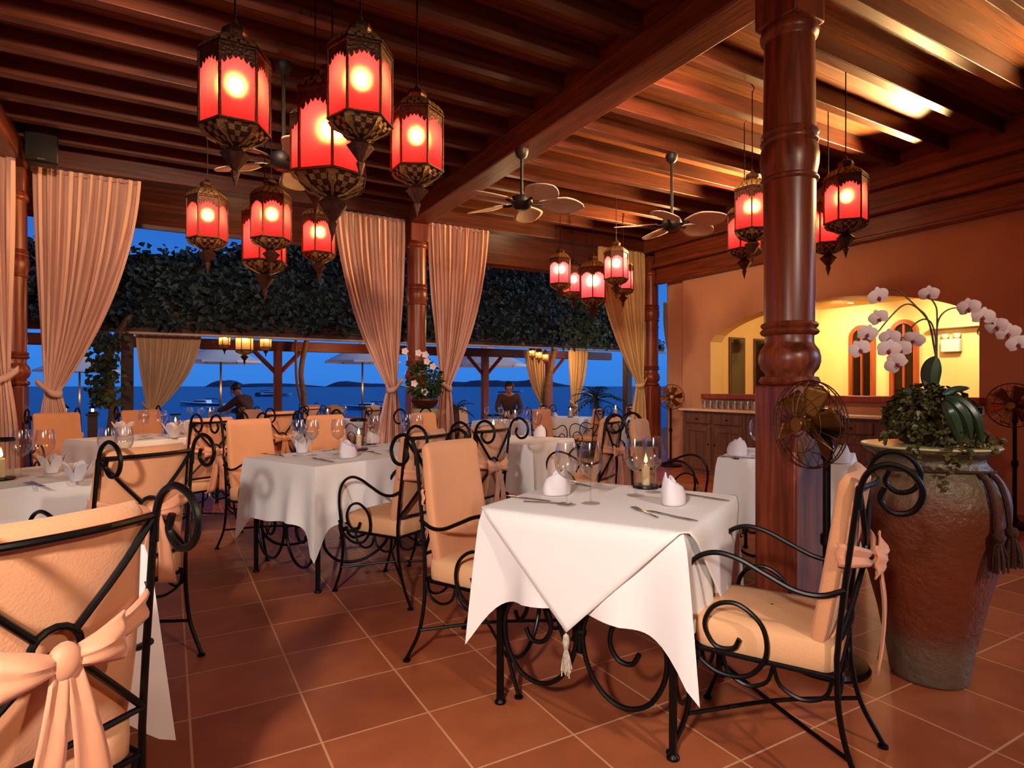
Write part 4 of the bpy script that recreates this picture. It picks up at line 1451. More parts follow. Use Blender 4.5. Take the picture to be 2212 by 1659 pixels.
# ------------------------------------------------------------------ tables further back inside
T6 = TB(-3.22, 6.72, R4)
place_table(T6, 'iron table close behind the crossed-iron chair', 'pale tablecloth behind the crossed-iron chair', seed=12)
seat(-2.55, 6.22, -0.86, 0.50, 'peach chair with scrolled top in front of the red terrace post')
T7 = TB(0.03, 5.28)
place_table(T7, 'iron table behind the front-table glasses', 'white tablecloth with pink shadow behind the chair with bow', seed=13)
seat(-0.66, 5.66, 0.88, -0.47, 'peach chair with single scroll below the flower pedestal')
seat(0.60, 4.98, -0.87, 0.49, 'dusky chair with bow behind the tall glasses of the front table')
for (px, py), lb in zip(((1092, 944), (1137, 938), (1160, 942)), ('wine glass nearest the jar candle on the pink-shadowed table', 'wine glass in the middle of the pink-shadowed table', 'wine glass above the napkin of the pink-shadowed table')):
    p = GP(px, py, Z); wine((p.x, p.y, Z), 0, lb, 'wine glasses on the pink-shadowed table')
p = GP(1166, 944, Z); napkin((p.x, p.y, Z), 2.2, 'folded napkin on the pink-shadowed table', 'napkins on the back tables')
p = GP(1066, 944, Z); hurricane((p.x, p.y, Z), 0, 'wide jar candle holder on the pink-shadowed table', None, 1.0)
candle((p.x, p.y, Z + 0.013), 0, 'lit candle on the pink-shadowed table')
T8 = TB(1.88, 4.09)
place_table(T8, 'iron table half hidden by the large turned post', 'white tablecloth on the table behind the large turned post', seed=14, drop=0.40)
seat(1.17, 4.52, 0.87, -0.49, 'chair with double scroll beside the tied yellow-lit curtain')
p = GP(1592, 984, Z); napkin((p.x, p.y, Z), 2.0, 'folded napkin on the free side of the post', 'napkins on the back tables', 1.1)
p = GP(1812, 1000, Z); napkin((p.x, p.y, Z), 2.6, 'folded napkin behind the pedestal fan motor', 'napkins on the back tables', 1.1)
p = GP(1800, 990, Z); o = blossom((p.x, p.y, Z + 0.06), 0, 'purple blossom on the napkin behind the pedestal fan'); o.rotation_euler = (rad(60), 0, DIR(0.3, -1) + PI)
cut(knife, (1570, 988), (1622, 990), Z, 'knife lying before the napkin on the free side of the post', 'cutlery on the back tables')
cut(fork, (1560, 986), (1585, 990), Z, 'fork lying before the napkin on the free side of the post', 'cutlery on the back tables')
p = GP(1634, 985, Z); wine((p.x, p.y, Z), 0, 'wine glass just peeking out beside the turned post', 'wine glasses on the back tables')
# ================================================================== lanterns
HEX = [rad(60 * i) for i in range(6)]             # corners; a flat pane faces -y


def hexring(mb, prof, n=6):
    return mb.lathe(prof, n, (0, 0, 0), 0.0)


def make_lantern(glass, bulb_m, bowl_m):
    r = thing('hanging_lantern', 'x', 'lantern')
    br = M['bronze']
    RB = 0.15
    ZB0, ZB1 = 0.272, 0.605
    # finial under the bowl
    hexring(MB(), [(0.0, 0.0), (0.022, 0.078), (0.014, 0.088), (0.020, 0.095), (0.068, 0.158), (0.030, 0.188), (0.022, 0.200)]).build('finial', br, r, angle=20)
    # bowl
    hexring(MB(), [(0.026, 0.196), (0.060, 0.202), (0.115, 0.232), (0.146, ZB0 - 0.002)]).build('bowl', bowl_m, r, angle=20)
    mb = MB()
    for i in range(6):
        a0, a1 = rad(60 * i - 30 - 90), rad(60 * i + 30 - 90)
        P = lambda t, q, z: Vector(((math.cos(a0) * (1 - t) + math.cos(a1) * t) * q, (math.sin(a0) * (1 - t) + math.sin(a1) * t) * q, z))
        # ribs on the corners and stepped lattice across the face
        mb.tube([P(0, 0.147, ZB0), P(0, 0.117, 0.232), P(0, 0.062, 0.200), P(0, 0.028, 0.194)], 0.006, 5)
        lv = [(0.149, ZB0 - 0.004), (0.134, 0.254), (0.119, 0.234), (0.092, 0.216), (0.064, 0.201)]
        for j in range(4):
            (q0, z0), (q1, z1) = lv[j], lv[j + 1]
            cols = 5
            for c_ in range(cols):
                edge_ = min(c_, cols - 1 - c_)
                if edge_ < (0, 0, 1, 1)[j] and (c_ + j) % 2 == 0:
                    continue
                if (c_ + j) % 2 == 0:
                    t0, t1 = c_ / cols, (c_ + 1) / cols
                    mb.add([P(t0, q0 + 0.003, z0), P(t1, q0 + 0.003, z0), P(t1, q1 + 0.003, z1), P(t0, q1 + 0.003, z1)], [(0, 1, 2, 3)])
        # turned-out gilt leaves at the corners
        l0 = P(0, 0.135, 0.245)
        mb.add([P(-0.10, 0.146, 0.258), P(0.10, 0.146, 0.258), P(0.16, 0.122, 0.228), P(0.0, 0.088, 0.207), P(-0.16, 0.122, 0.228)], [(0, 1, 2, 3, 4)])
    mb.build('bowl_filigree', M['filigree'], r, smooth=False)
    # frame of the body
    mb = MB()
    for a in HEX:
        mb.tube([(RB * math.cos(a), RB * math.sin(a), ZB0), (RB * math.cos(a), RB * math.sin(a), ZB1)], 0.007, 6)
    for z, q in ((ZB0, 0.153), (ZB1 - 0.004, 0.152)):
        mb.tube([(q * math.cos(a), q * math.sin(a), z) for a in HEX], 0.0075, 6, 0, True)
    mb.build('frame', br, r, angle=30)
    # six panes, each with its scalloped valance
    ap = RB * math.cos(rad(30)) - 0.003
    hw = RB * 0.5 - 0.006
    for i in range(6):
        a = rad(60 * i)
        Mx = Matrix.Rotation(a, 4, 'Z')
        mb = MB().add([(-hw, -ap, ZB0 + 0.004), (hw, -ap, ZB0 + 0.004), (hw, -ap, ZB1 - 0.004), (-hw, -ap, ZB1 - 0.004)], [(0, 1, 2, 3)]).move(Mx)
        pn = mb.build('glass_panel', glass, r, smooth=False)
        mb = MB()
        zt_, zb_ = ZB1, ZB1 - 0.062
        st = 6
        for c_ in range(st):
            x0, x1 = -hw + 2 * hw * c_ / st, -hw + 2 * hw * (c_ + 1) / st
            e_ = abs((c_ + 0.5) / st - 0.5) * 2
            dz = 0.040 * e_ ** 1.5
            xm = (x0 + x1) / 2
            mb.add([(x0, -ap - 0.004, zt_), (x1, -ap - 0.004, zt_), (x1, -ap - 0.004, zb_ - dz + 0.016), (xm, -ap - 0.004, zb_ - dz), (x0, -ap - 0.004, zb_ - dz + 0.016)], [(0, 1, 2, 3, 4)])
        mb.move(Mx).build('valance', br, pn, smooth=False)
    # dome with stepped gilt pieces
    hexring(MB(), [(0.152, ZB1), (0.150, 0.622), (0.118, 0.655), (0.078, 0.678), (0.054, 0.690)]).build('dome', br, r, angle=20)
    mb = MB()
    for i in range(6):
        a0, a1 = rad(60 * i - 30 - 90), rad(60 * i + 30 - 90)
        P = lambda t, q, z: Vector(((math.cos(a0) * (1 - t) + math.cos(a1) * t) * q, (math.sin(a0) * (1 - t) + math.sin(a1) * t) * q, z))
        lv = [(0.158, 0.612), (0.146, 0.632), (0.126, 0.655), (0.102, 0.670), (0.078, 0.684)]
        for j in range(4):
            (q0, z0), (q1, z1) = lv[j], lv[j + 1]
            n_ = 4 - (j % 2)
            for c_ in range(n_):
                t0, t1 = (c_ + 0.12) / n_, (c_ + 0.88) / n_
                mb.add([P(t0, q0 + 0.004, z0), P(t1, q0 + 0.004, z0), P(t1, q1 + 0.005, z1), P(t0, q1 + 0.005, z1)], [(0, 1, 2, 3)])
    mb.build('dome_filigree', M['filigree'], r, smooth=False)
    hexring(MB(), [(0.050, 0.684), (0.046, 0.694), (0.060, 0.715), (0.054, 0.738), (0.026, 0.752), (0.014, 0.765), (0.008, 0.785)]).build('cap', br, r, angle=20)
    MB().ball((0, 0, 0.470), 0.026, 8, (1, 1, 1.25)).build('bulb', bulb_m, r)
    return r


def hang(kind, px, tip_y, d, scale, label, group, rz=0.0, top=ZC, hook=True):
    p = AT(px, tip_y, d)
    o = kind((p.x, p.y, p.z), -YAW + rz - math.atan((px - 1106) / FPX), label, group, scale)
    # rod and hook up to the ceiling
    L_ = (top - p.z) / scale
    mb = MB().tube([(0, 0, 0.775), (0, 0, L_ - 0.06)], 0.0045, 6)
    if hook:
        mb.tube([(0, 0, L_ - 0.07), (0.012, 0, L_ - 0.05), (0.016, 0, L_ - 0.03), (0.0, 0, L_ - 0.012), (-0.006, 0, L_)], 0.004, 6, 4)
    mb.build('hanging_rod', M['iron'], o)
    return o


red_lantern = Kind(lambda: make_lantern(M['red_glass'], M['bulb'], M['bowl_red']))
pink_lantern = Kind(lambda: make_lantern(M['pink_glass'], M['bulb'], M['bowl_red']))
amber_lantern = Kind(lambda: make_lantern(M['amber_glass'], M['bulb_small'], M['amber_glass']))

G1, G2, G3, G4 = 'cluster of big red lanterns', 'cluster of small red lanterns', 'cluster of pink lanterns', 'red lanterns round the turned post'
hang(red_lantern, 508, 408, 2.80, 1.0, 'big red lantern hanging apart from its cluster, before the ceiling fan', G1, 0.10)
hang(red_lantern, 779, 388, 2.90, 1.0, 'big red lantern with the brightest pane, in front of the largest lantern', G1, 0.12)
hang(red_lantern, 901, 470, 3.55, 1.0, 'big red lantern hanging beside the timber beam', G1, -0.12)
hang(red_lantern, 681, 470, 3.80, 1.0, 'red lantern mostly hidden behind the largest lantern', G1, 0.3)
hang(red_lantern, 718, 523, 3.42, 1.33, 'largest red lantern, its long finial below the others', G1, 0.52)
hang(red_lantern, 448, 590, 4.95, 1.0, 'small red lantern beside the sky gap over the vines', G2, 0.06)
hang(red_lantern, 586, 592, 4.80, 1.0, 'small red lantern overlapping a bigger one in the small cluster', G2, 0.10)
hang(red_lantern, 572, 650, 5.35, 1.25, 'bigger lantern half hidden within the small red cluster', G2, 0.3)
hang(red_lantern, 689, 612, 5.60, 1.0, 'small red lantern touching the edge of the pale curtain', G2, 0.3)
hang(pink_lantern, 1210, 658, 8.1, 1.0, 'pink lantern on the vine side of its cluster', G3, 0.4)
hang(pink_lantern, 1238, 672, 9.0, 1.0, 'pink lantern peeping between two others of its cluster', G3, 0.2)
hang(pink_lantern, 1281, 700, 8.8, 1.33, 'largest pink lantern in the middle of its cluster', G3, 0.5)
hang(pink_lantern, 1331, 649, 7.7, 1.0, 'pink lantern nearest to the yellow-lit curtain top', G3, 0.1)
hang(pink_lantern, 1346, 667, 8.7, 1.0, 'pink lantern half covered, against the yellow-lit curtain', G3, 0.3)
hang(red_lantern, 1625, 570, 5.0, 1.0, 'red lantern partly cut by the turned post', G4, 0.5)
hang(red_lantern, 1608, 604, 5.6, 1.0, 'red lantern behind the one cut by the turned post', G4, 0.3, ZC)
hang(red_lantern, 1827, 559, 4.6, 1.0, 'red lantern hanging free on the wall side of the turned post', G4, 0.2)
hang(red_lantern, 1789, 597, 5.2, 1.0, 'red lantern between the turned post and the free lantern', G4, 0.1, ZC)


# ------------------------------------------------------------------ ceiling fans
def make_fan():
    r = thing('ceiling_fan', 'x', 'ceiling fan')
    MB().lathe([(0.0, -0.055), (0.05, -0.055), (0.085, -0.03), (0.10, 0.02), (0.09, 0.055), (0.04, 0.075), (0.016, 0.08)], 28).build('motor', M['black'], r)
    for i in range(5):
        a = 2 * PI * i / 5
        Mx = Matrix.Rotation(a, 4, 'Z') @ Matrix.Rotation(rad(-14), 4, 'X')
        MB().tube([(0.07, 0, 0), (0.13, 0, -0.006), (0.19, 0, 0)], 0.012, 8, 3).move(Mx).build('blade_arm', M['black'], r)
        def f(p, q):
            w_ = 0.150 * math.sin(PI * (0.08 + 0.92 * p)) ** 0.62 * (0.55 + 0.45 * min(1, p * 1.8))
            y = (2 * q - 1) * w_
            return (0.15 + 0.43 * p, y, 0.010 - 0.5 * y * y - 0.02 * p * p)
        MB().grid(f, 22, 10).move(Mx).build('blade', M['fan_blade'], r, thick=0.008)
    return r


fan = Kind(make_fan)


def hang_fan(px, hub_y, d, spin, top, label):
    p = AT(px, hub_y, d)
    o = fan((p.x, p.y, p.z), -YAW + spin, label, 'ceiling fans')
    L_ = top - p.z
    MB().tube([(0, 0, 0.07), (0, 0, L_ - 0.04)], 0.014, 10).build('down_rod', M['black'], o)
    MB().lathe([(0.02, L_ - 0.085), (0.05, L_ - 0.06), (0.062, L_ - 0.02), (0.062, L_)], 20).build('canopy', M['black'], o)


hang_fan(1127, 440, 5.45, rad(8), ZB, 'ceiling fan fixed under the big beam')
hang_fan(1451, 486, 6.15, rad(30), ZR, 'ceiling fan between the pink lanterns and the turned post')
hang_fan(612, 352, 4.4, rad(-50), ZR, 'ceiling fan behind the big red lanterns')


# ------------------------------------------------------------------ pedestal fans
def make_pfan():
    """origin on the floor under the pole; the head looks along +y"""
    r = thing('pedestal_fan', 'x', 'fan')
    HZ = 1.055
    MB().lathe([(0.0, 0.0), (0.165, 0.0), (0.17, 0.012), (0.16, 0.028), (0.10, 0.042), (0.035, 0.055), (0.022, 0.08)], 32).build('base', M['iron'], r)
    mb = MB().tube([(0, 0, 0.06), (0, 0, 0.92)], 0.016, 12)
    mb.lathe([(0.017, 0.52), (0.026, 0.53), (0.026, 0.57), (0.017, 0.58)], 14)
    mb.tube([(0, 0, 0.90), (0, 0.0, 0.97), (0.0, 0.02, 1.02)], 0.024, 10, 3)
    mb.build('pole', M['iron'], r)
    Rx = Matrix.Translation((0, 0.10, HZ)) @ Matrix.Rotation(rad(-90), 4, 'X')   # local z -> +y
    MB().lathe([(0.0, -0.17), (0.05, -0.16), (0.07, -0.12), (0.07, -0.05), (0.04, -0.03)], 20).move(Rx).build('motor', M['iron'], r)
    mb = MB()
    for (q, z) in ((0.19, 0.0), (0.186, 0.022), (0.186, -0.022)):
        mb.tube([(q * math.cos(2 * PI * i / 40), q * math.sin(2 * PI * i / 40), z) for i in range(40)], 0.0026, 6, 0, True)
    for q, z in ((0.12, 0.055), (0.05, 0.066), (0.13, -0.052)):
        mb.tube([(q * math.cos(2 * PI * i / 32), q * math.sin(2 * PI * i / 32), z) for i in range(32)], 0.0018, 5, 0, True)
    for i in range(22):
        a = 2 * PI * i / 22
        for sg in (1, -1):
            b = a + sg * 0.25
            mb.tube([(0.186 * math.cos(a), 0.186 * math.sin(a), 0.022 * sg), (0.12 * math.cos(a + (b - a) * .4), 0.12 * math.sin(a + (b - a) * .4), 0.055 * sg), (0.045 * math.cos(b), 0.045 * math.sin(b), 0.066 * sg)], 0.0015, 5, 3)
    mb.move(Rx).build('cage', M['cage'], r)
    MB().lathe([(0.0, 0.072), (0.03, 0.070), (0.032, 0.064), (0.0, 0.062)], 18).move(Rx).build('badge', M['brass'], r)
    for i in range(6):
        a = 2 * PI * i / 6 + 0.2
        def f(p, q):
            w_ = 0.018 + 0.042 * p ** 0.8 * (1 - 0.35 * max(0, p - 0.75) * 4 * (1 - q))
            x = 0.03 + 0.135 * p
            y = (2 * q - 1) * w_
            return (x, y * 0.86, 0.5 * y)
        MB().grid(f, 8, 5).move(Rx @ Matrix.Rotation(a, 4, 'Z')).build('blade', M['brass'], r, thick=0.0025)
    MB().lathe([(0.0, -0.03), (0.03, -0.03), (0.03, 0.025), (0.0, 0.035)], 16).move(Rx).build('hub', M['brass'], r)
    return r


M['cage'] = mat('bronze_wire_cage', lin(92, 58, 40), 0.4, 0.8)
pfan = Kind(make_pfan)
x, y = CW(1.375, 2.63)
pfan((x, y, 0), DIR(-0.95, -0.32), 'brass pedestal fan before the large turned post', 'brass pedestal fans')
x, y = CW(4.36, 5.22)
pfan((x, y, 0), DIR(-0.75, -0.66), 'brass pedestal fan against the ochre wall beyond the big jar', 'brass pedestal fans')
x, y = CW(2.42, 9.18)
pfan((x, y, 0), DIR(-0.15, -1.0), 'yellow-lit pedestal fan beside the corner post and sideboard', 'brass pedestal fans')

# ------------------------------------------------------------------ the big jar and its orchid
x, y = CW(1.757, 2.54)
JX, JY = x, y
jar = thing('clay_jar', 'waist-high brown glazed jar with corded neck and tassels', 'jar', (JX, JY, 0))
prof = [(0.128, 0.0), (0.140, 0.010), (0.146, 0.05), (0.158, 0.13), (0.176, 0.22), (0.205, 0.35), (0.236, 0.48), (0.262, 0.60), (0.274, 0.69), (0.271, 0.765), (0.252, 0.83), (0.222, 0.875), (0.200, 0.902),
        (0.194, 0.918), (0.204, 0.935), (0.228, 0.948), (0.238, 0.957), (0.236, 0.964), (0.205, 0.962), (0.19, 0.94), (0.18, 0.85)]
pts = []
cr = catmull([(r_, z_, 0) for r_, z_ in prof], 4)
jb = MB().lathe([(p.x, p.y) for p in cr], 72, cap=False)
jb.f.append(tuple(range(72))[::-1])
for i, q in enumerate(jb.v):
    w_ = max(0, min(1, (q[2] - 0.12) / 0.1)) * max(0, min(1, (0.86 - q[2]) / 0.08))
    nz = mnoise.noise(Vector(q) * 11) * 0.0045 + mnoise.noise(Vector(q) * 26) * 0.0022
    l_ = math.hypot(q[0], q[1])
    f_ = 1 + w_ * nz / max(l_, 0.05)
    jb.v[i] = (q[0] * f_, q[1] * f_, q[2])
jb.build('jar_body', M['clay'], jar, angle=60)
cord = [(0.2225 * math.cos(2 * PI * i / 40), 0.2225 * math.sin(2 * PI * i / 40), 0.882 + 0.006 * math.sin(2 * PI * i / 40 * 2)) for i in range(40)]
MB().tube(cord, 0.006, 8, 0, True).build('neck_cord', M['rope'], jar)
for (da, ln) in ((-1.05, 0.0), (-0.80, 0.012)):
    a = math.atan2(-JY, -JX) - da                      # seen at the side turned from the camera
    ca, sa_ = math.cos(a), math.sin(a)
    P_ = [(0.228 * ca, 0.228 * sa_, 0.882), (0.262 * ca, 0.262 * sa_, 0.84), (0.284 * ca, 0.284 * sa_, 0.76), (0.292 * ca, 0.292 * sa_, 0.685 - ln)]
    mb = MB().tube(P_, 0.010, 8, 5)
    MB_ = mb.build('tassel_cord', M['rope'], jar)
    mb = MB()
    rnd = random.Random(int(da * 100))
    cx_, cy_, cz_ = 0.298 * ca, 0.298 * sa_, 0.685 - ln
    mb.lathe([(0.016, 0.0), (0.022, -0.012), (0.020, -0.03), (0.014, -0.038)][::-1], 12, (cx_, cy_, cz_))
    for i in range(34):
        b_ = rnd.uniform(0, 2 * PI); q = 0.03 * math.sqrt(rnd.random())
        mb.tube([(cx_ + 0.3 * q * math.cos(b_), cy_ + 0.3 * q * math.sin(b_), cz_ - 0.03), (cx_ + q * math.cos(b_), cy_ + q * math.sin(b_), cz_ - 0.09), (cx_ + 1.1 * q * math.cos(b_), cy_ + 1.1 * q * math.sin(b_), cz_ - rnd.uniform(0.135, 0.15))], 0.004, 5)
    mb.build('tassel', M['rope'], jar)
tag(MB().lathe([(0.0, 0.0), (0.246, 0.0), (0.250, 0.004), (0.246, 0.010), (0.0, 0.011)], 56).build('glass_plate', mat('pale_lit_plate', lin(222, 214, 160), 0.2), None, loc=(JX, JY, 0.966)), 'pale-lit plate on the mouth of the big jar under the orchid', 'plate')  # pale tone holds the light that falls on the jar's rim

og = thing('orchid_planter', 'white orchid with bushy ivy in a dark pot on the big jar', 'potted plant', (JX, JY, 0.977))
MB().lathe([(0.085, 0.0), (0.105, 0.01), (0.125, 0.09), (0.128, 0.10), (0.115, 0.10), (0.11, 0.085), (0.0, 0.085)], 30).build('pot', mat('dark_brown_pot', lin(46, 24, 20), 0.4), og)


def leafmesh(mb, p, t, n, L_, W_, fold=0.25):
    """one pointed leaf at p, along t, normal n"""
    t = Vector(t).normalized(); n = Vector(n)
    s_ = t.cross(n)
    s_ = s_.normalized() if s_.length > 1e-6 else t.orthogonal().normalized()
    n = s_.cross(t)
    p = Vector(p)
    mb.add([p, p + t * L_ * 0.45 + s_ * W_ * 0.5 + n * fold * W_, p + t * L_, p + t * L_ * 0.45 - s_ * W_ * 0.5 + n * fold * W_], [(0, 1, 2), (0, 2, 3)])


def bush(mb, c, R_, n, L_, W_, rnd, droop=0.3, lo=-0.6):
    for i in range(n):
        while True:
            d_ = Vector((rnd.gauss(0, 1), rnd.gauss(0, 1), rnd.gauss(0, 1))).normalized()
            if d_.z > lo: break
        q = rnd.uniform(0.72, 1.06)
        p = Vector((c[0] + d_.x * R_[0] * q, c[1] + d_.y * R_[1] * q, c[2] + d_.z * R_[2] * q))
        t = (d_ * rnd.uniform(0.2, 0.8) + Vector((rnd.uniform(-.8, .8), rnd.uniform(-.8, .8), rnd.uniform(-.9, .5) - droop)))
        k_ = rnd.uniform(0.7, 1.25)
        leafmesh(mb, p, t, d_ + Vector((rnd.uniform(-.4, .4), rnd.uniform(-.4, .4), 0.3)), L_ * k_, W_ * k_)


rnd = random.Random(21)
mb = MB()
bush(mb, (0, 0, 0.115), (0.150, 0.150, 0.130), 2300, 0.027, 0.023, rnd, 0.5, -0.55)
bush(mb, (-0.02, -0.10, 0.04), (0.13, 0.11, 0.07), 340, 0.026, 0.022, rnd, 0.8, -0.9)
for k_ in range(5):                                     # trailing shoots over the rim
    a = math.atan2(-JY, -JX) + (0.5, -0.15, 0.95, -0.6, 0.25)[k_]
    ln = (0.10, 0.13, 0.06, 0.05, 0.20)[k_]
    for j in range(22):
        f_ = j / 21
        q = 0.17 + 0.09 * min(1, f_ * 2)
        z = 0.06 - ln * max(0, f_ - 0.25) * 1.3
        leafmesh(mb, (q * math.cos(a) + rnd.uniform(-.012, .012), q * math.sin(a) + rnd.uniform(-.012, .012), z + rnd.uniform(-.01, .01)), (rnd.uniform(-1, 1), rnd.uniform(-1, 1), rnd.uniform(-1, 0.2)), (math.cos(a), math.sin(a), 0.4), 0.026, 0.022)
mb.build('ivy', M['ivy'], og, smooth=False)
OL = Vector((JX, JY, 0.977))


def OP(px, py, dd=0.0):
    return AT(px, py, 2.54 + dd) - OL


for pts_, w_ in (([(2012, 850), (2010, 815), (2014, 790), (2022, 770)], 0.036), ([(2040, 862), (2062, 875), (2085, 905), (2098, 950)], 0.022), ([(2044, 858), (2080, 870), (2108, 905), (2122, 960)], 0.020),
                 ([(2038, 868), (2050, 890), (2066, 925), (2078, 962)], 0.022), ([(2036, 852), (2062, 842), (2094, 838)], 0.014), ([(1985, 865), (1965, 850), (1950, 845)], 0.016)):
    P_ = catmull([OP(px, py, (-0.10 - 0.11 * min(1, (py - 840) / 40)) if px > 2034 else -0.02) for px, py in pts_], 6)
    m_ = len(P_)
    def f(a, b, P_=P_, m_=m_, w_=w_):
        i = min(m_ - 1, int(round(a * (m_ - 1))))
        t = (P_[min(i + 1, m_ - 1)] - P_[max(0, i - 1)]).normalized()
        view = (P_[i] + OL - Vector((0, 0, EYE))).normalized()
        s_ = t.cross(view).normalized()
        ww = w_ * math.sin(PI * (0.06 + 0.93 * a)) ** 0.6 * (2 * b - 1)
        return P_[i] + s_ * ww + view * abs(ww) * 0.45
    MB().grid(f, m_ - 1, 6).build('orchid_leaf', M['orchid_leaf'], og, thick=0.003)
Z6 = lambda zx, zy: (1620 + zx / 3.687, 600 + zy / 3.687)
stems = [([(1480, 800), (1478, 620), (1440, 400), (1390, 300), (1300, 220), (1220, 220), (1120, 310), (1030, 420), (970, 500), (890, 545)], -0.06),
         ([(1482, 640), (1420, 340), (1330, 235), (1240, 150), (1170, 95), (1110, 88), (1050, 110)], 0.04),
         ([(1482, 620), (1480, 500), (1450, 370), (1390, 330), (1310, 370), (1240, 460), (1170, 520), (1140, 640)], -0.10),
         ([(1488, 700), (1490, 400), (1490, 300), (1485, 240), (1460, 190), (1430, 160)], 0.02),
         ([(1486, 660), (1488, 440), (1505, 330), (1560, 265), (1640, 240), (1750, 262), (1860, 310), (1970, 390), (2060, 455), (2130, 520)], -0.05)]
for P_, dd in stems:
    m_ = len(P_)
    pp = [OP(*Z6(*q), dd * i / (m_ - 1)) for i, q in enumerate(P_)]
    MB().tube(pp, 0.0032, 6, 5).build('flower_stem', M['stem'], og)


def flower(px, py, dd, roll, sc, tilt):
    c_ = OP(px, py, dd)
    view = (Vector((0, 0, EYE)) - (c_ + OL)).normalized()
    rr = random.Random(int(px * 7 + py))
    nrm = (view + Vector((tilt[0], tilt[1], -0.15))).normalized()
    q = nrm.to_track_quat('Z', 'Y').to_matrix().to_4x4()
    Mx = Matrix.Translation(c_) @ q @ Matrix.Rotation(roll, 4, 'Z')
    mb = MB()
    for a, L_, W_ in ((90, 0.034, 0.013), (210, 0.033, 0.013), (330, 0.033, 0.013), (18, 0.036, 0.023), (162, 0.036, 0.023)):
        a = rad(a)
        def f(p, s_, a=a, L_=L_, W_=W_):
            w_ = W_ * math.sin(PI * min(0.97, 0.10 + 0.9 * p)) ** 0.6 * (2 * s_ - 1)
            x_, y_ = 0.002 + L_ * p, w_
            z_ = 0.004 + 0.007 * p - 9 * w_ * w_ - 0.012 * p * p
            return (x_ * math.cos(a) - y_ * math.sin(a), x_ * math.sin(a) + y_ * math.cos(a), z_ + (0.002 if W_ > 0.02 else 0))
        mb.grid(f, 7, 6)
    for i in range(len(mb.v)):
        v_ = mb.v[i]; mb.v[i] = (v_[0] * sc, v_[1] * sc, v_[2] * sc)
    fl = mb.move(Mx).build('blossom', M['petal'], og)
    mb = MB().ball((0, -0.006 * sc, 0.007 * sc), 0.006 * sc, 8, (1.1, 1.2, 1.0)).ball((0, -0.014 * sc, 0.008 * sc), 0.004 * sc, 6)
    mb.move(Mx).build('lip', M['lip'], fl)


fl_ = [(1020, 150, .04, .3), (1425, 130, .02, 0), (1745, 240, -.05, .1), (1855, 310, -.04, -.1), (1968, 385, -.03, .2), (2055, 440, -.04, 0), (2135, 525, -.05, .3), (1025, 320, -.03, .4), (935, 445, -.05, -.2),
       (875, 570, -.06, .5), (1115, 480, -.09, .1), (1105, 572, -.10, -.1), (1195, 572, -.09, .3), (1165, 682, -.10, .8), (1305, 492, -.08, -.4)]
rnd = random.Random(2)
for zx, zy, dd, ro in fl_:
    px, py = Z6(zx, zy)
    flower(px, py, dd - 0.01, ro, rnd.uniform(1.02, 1.2), (rnd.uniform(-.5, .5), rnd.uniform(-.3, .3)))

# ------------------------------------------------------------------ flower pedestal before the middle post
x, y = CW(-1.05, 7.25)
pd = thing('stone_pedestal', 'grey-green stone pedestal in front of the turned post between the curtains', 'pedestal', (x, y, 0))
MB().lathe([(0.17, 0.0), (0.18, 0.03), (0.17, 0.06), (0.13, 0.12), (0.12, 0.40), (0.125, 0.70), (0.15, 0.82), (0.165, 0.88), (0.17, 0.93), (0.16, 0.95), (0.0, 0.95)], 28).build('shaft', M['stone'], pd)
MB().box(-0.19, 0.19, -0.19, 0.19, 0.0, 0.035).build('plinth', M['stone'], pd, bevel=0.006)
fa = thing('flower_arrangement', 'dark leafy arrangement with pale orchids standing on the stone pedestal', 'flowers', (x, y, 0.95))
MB().lathe([(0.08, 0.0), (0.13, 0.03), (0.17, 0.10), (0.165, 0.115), (0.14, 0.10), (0.0, 0.09)], 24).build('bowl', M['bronze'], fa)
mb = MB(); rnd = random.Random(31)
bush(mb, (0, 0, 0.33), (0.17, 0.17, 0.24), 420, 0.085, 0.038, rnd, 0.1, -0.9)
mb.build('foliage', M['leaf'], fa, smooth=False)
for i, (dx, dz) in enumerate(((-0.21, 0.68), (-0.05, 0.66), (0.03, 0.64), (0.05, 0.56), (0.12, 0.50), (-0.10, 0.30), (0.02, 0.20))):
    mb = MB()
    fx, fy = CW(dx, -0.16)
    for k_ in range(5):
        a = 2 * PI * k_ / 5
        def f(p, q, a=a):
            w_ = 0.022 * math.sin(PI * (0.1 + 0.88 * p)) * (2 * q - 1)
            u_, v_ = 0.045 * p * math.cos(a) - w_ * math.sin(a), 0.045 * p * math.sin(a) + w_ * math.cos(a)
            gx, gy = CW(u_, -0.01 * p)
            return (fx + gx, fy + gy, dz + v_)
        mb.grid(f, 4, 3)
    mb.build('bloom', M['petal'], fa)
    if i < 5:
        MB().tube([(0, 0, 0.3), (fx * 0.5, fy * 0.5, dz * 0.8), (fx, fy, dz)], 0.004, 5, 4).build('bloom_stem', M['stem'], fa)
# ================================================================== terrace, sea and people
TG = -0.15                                            # level of the terrace
VH, VBK = 11.0, 13.0
pg = thing('pergola', 'timber pergola over the terrace carrying the dark vines', 'pergola', (3, VH, TG))
PO = Vector((3, VH, TG))
def PB(x0, x1, y0, y1, z0, z1):
    return MB().box(x0 - PO.x, x1 - PO.x, y0 - PO.y, y1 - PO.y, z0 - PO.z, z1 - PO.z)
PB(-5, 10.5, VH - 0.08, VH + 0.08, 2.05, 2.26).build('header_beam', M['dark_wood'], pg, bevel=0.01)
PB(-0.62, 10.5, VH - 0.12, VH - 0.085, 2.14, 2.165).build('upper_batten', M['dark_wood'], pg, bevel=0.004)
MB().tube([(-0.62 - PO.x, -0.13, 2.035 - PO.z), (10.5 - PO.x, -0.13, 2.035 - PO.z)], 0.022, 10).build('awning_tube', mat('awning_tube', lin(216, 176, 140), 0.5), pg)
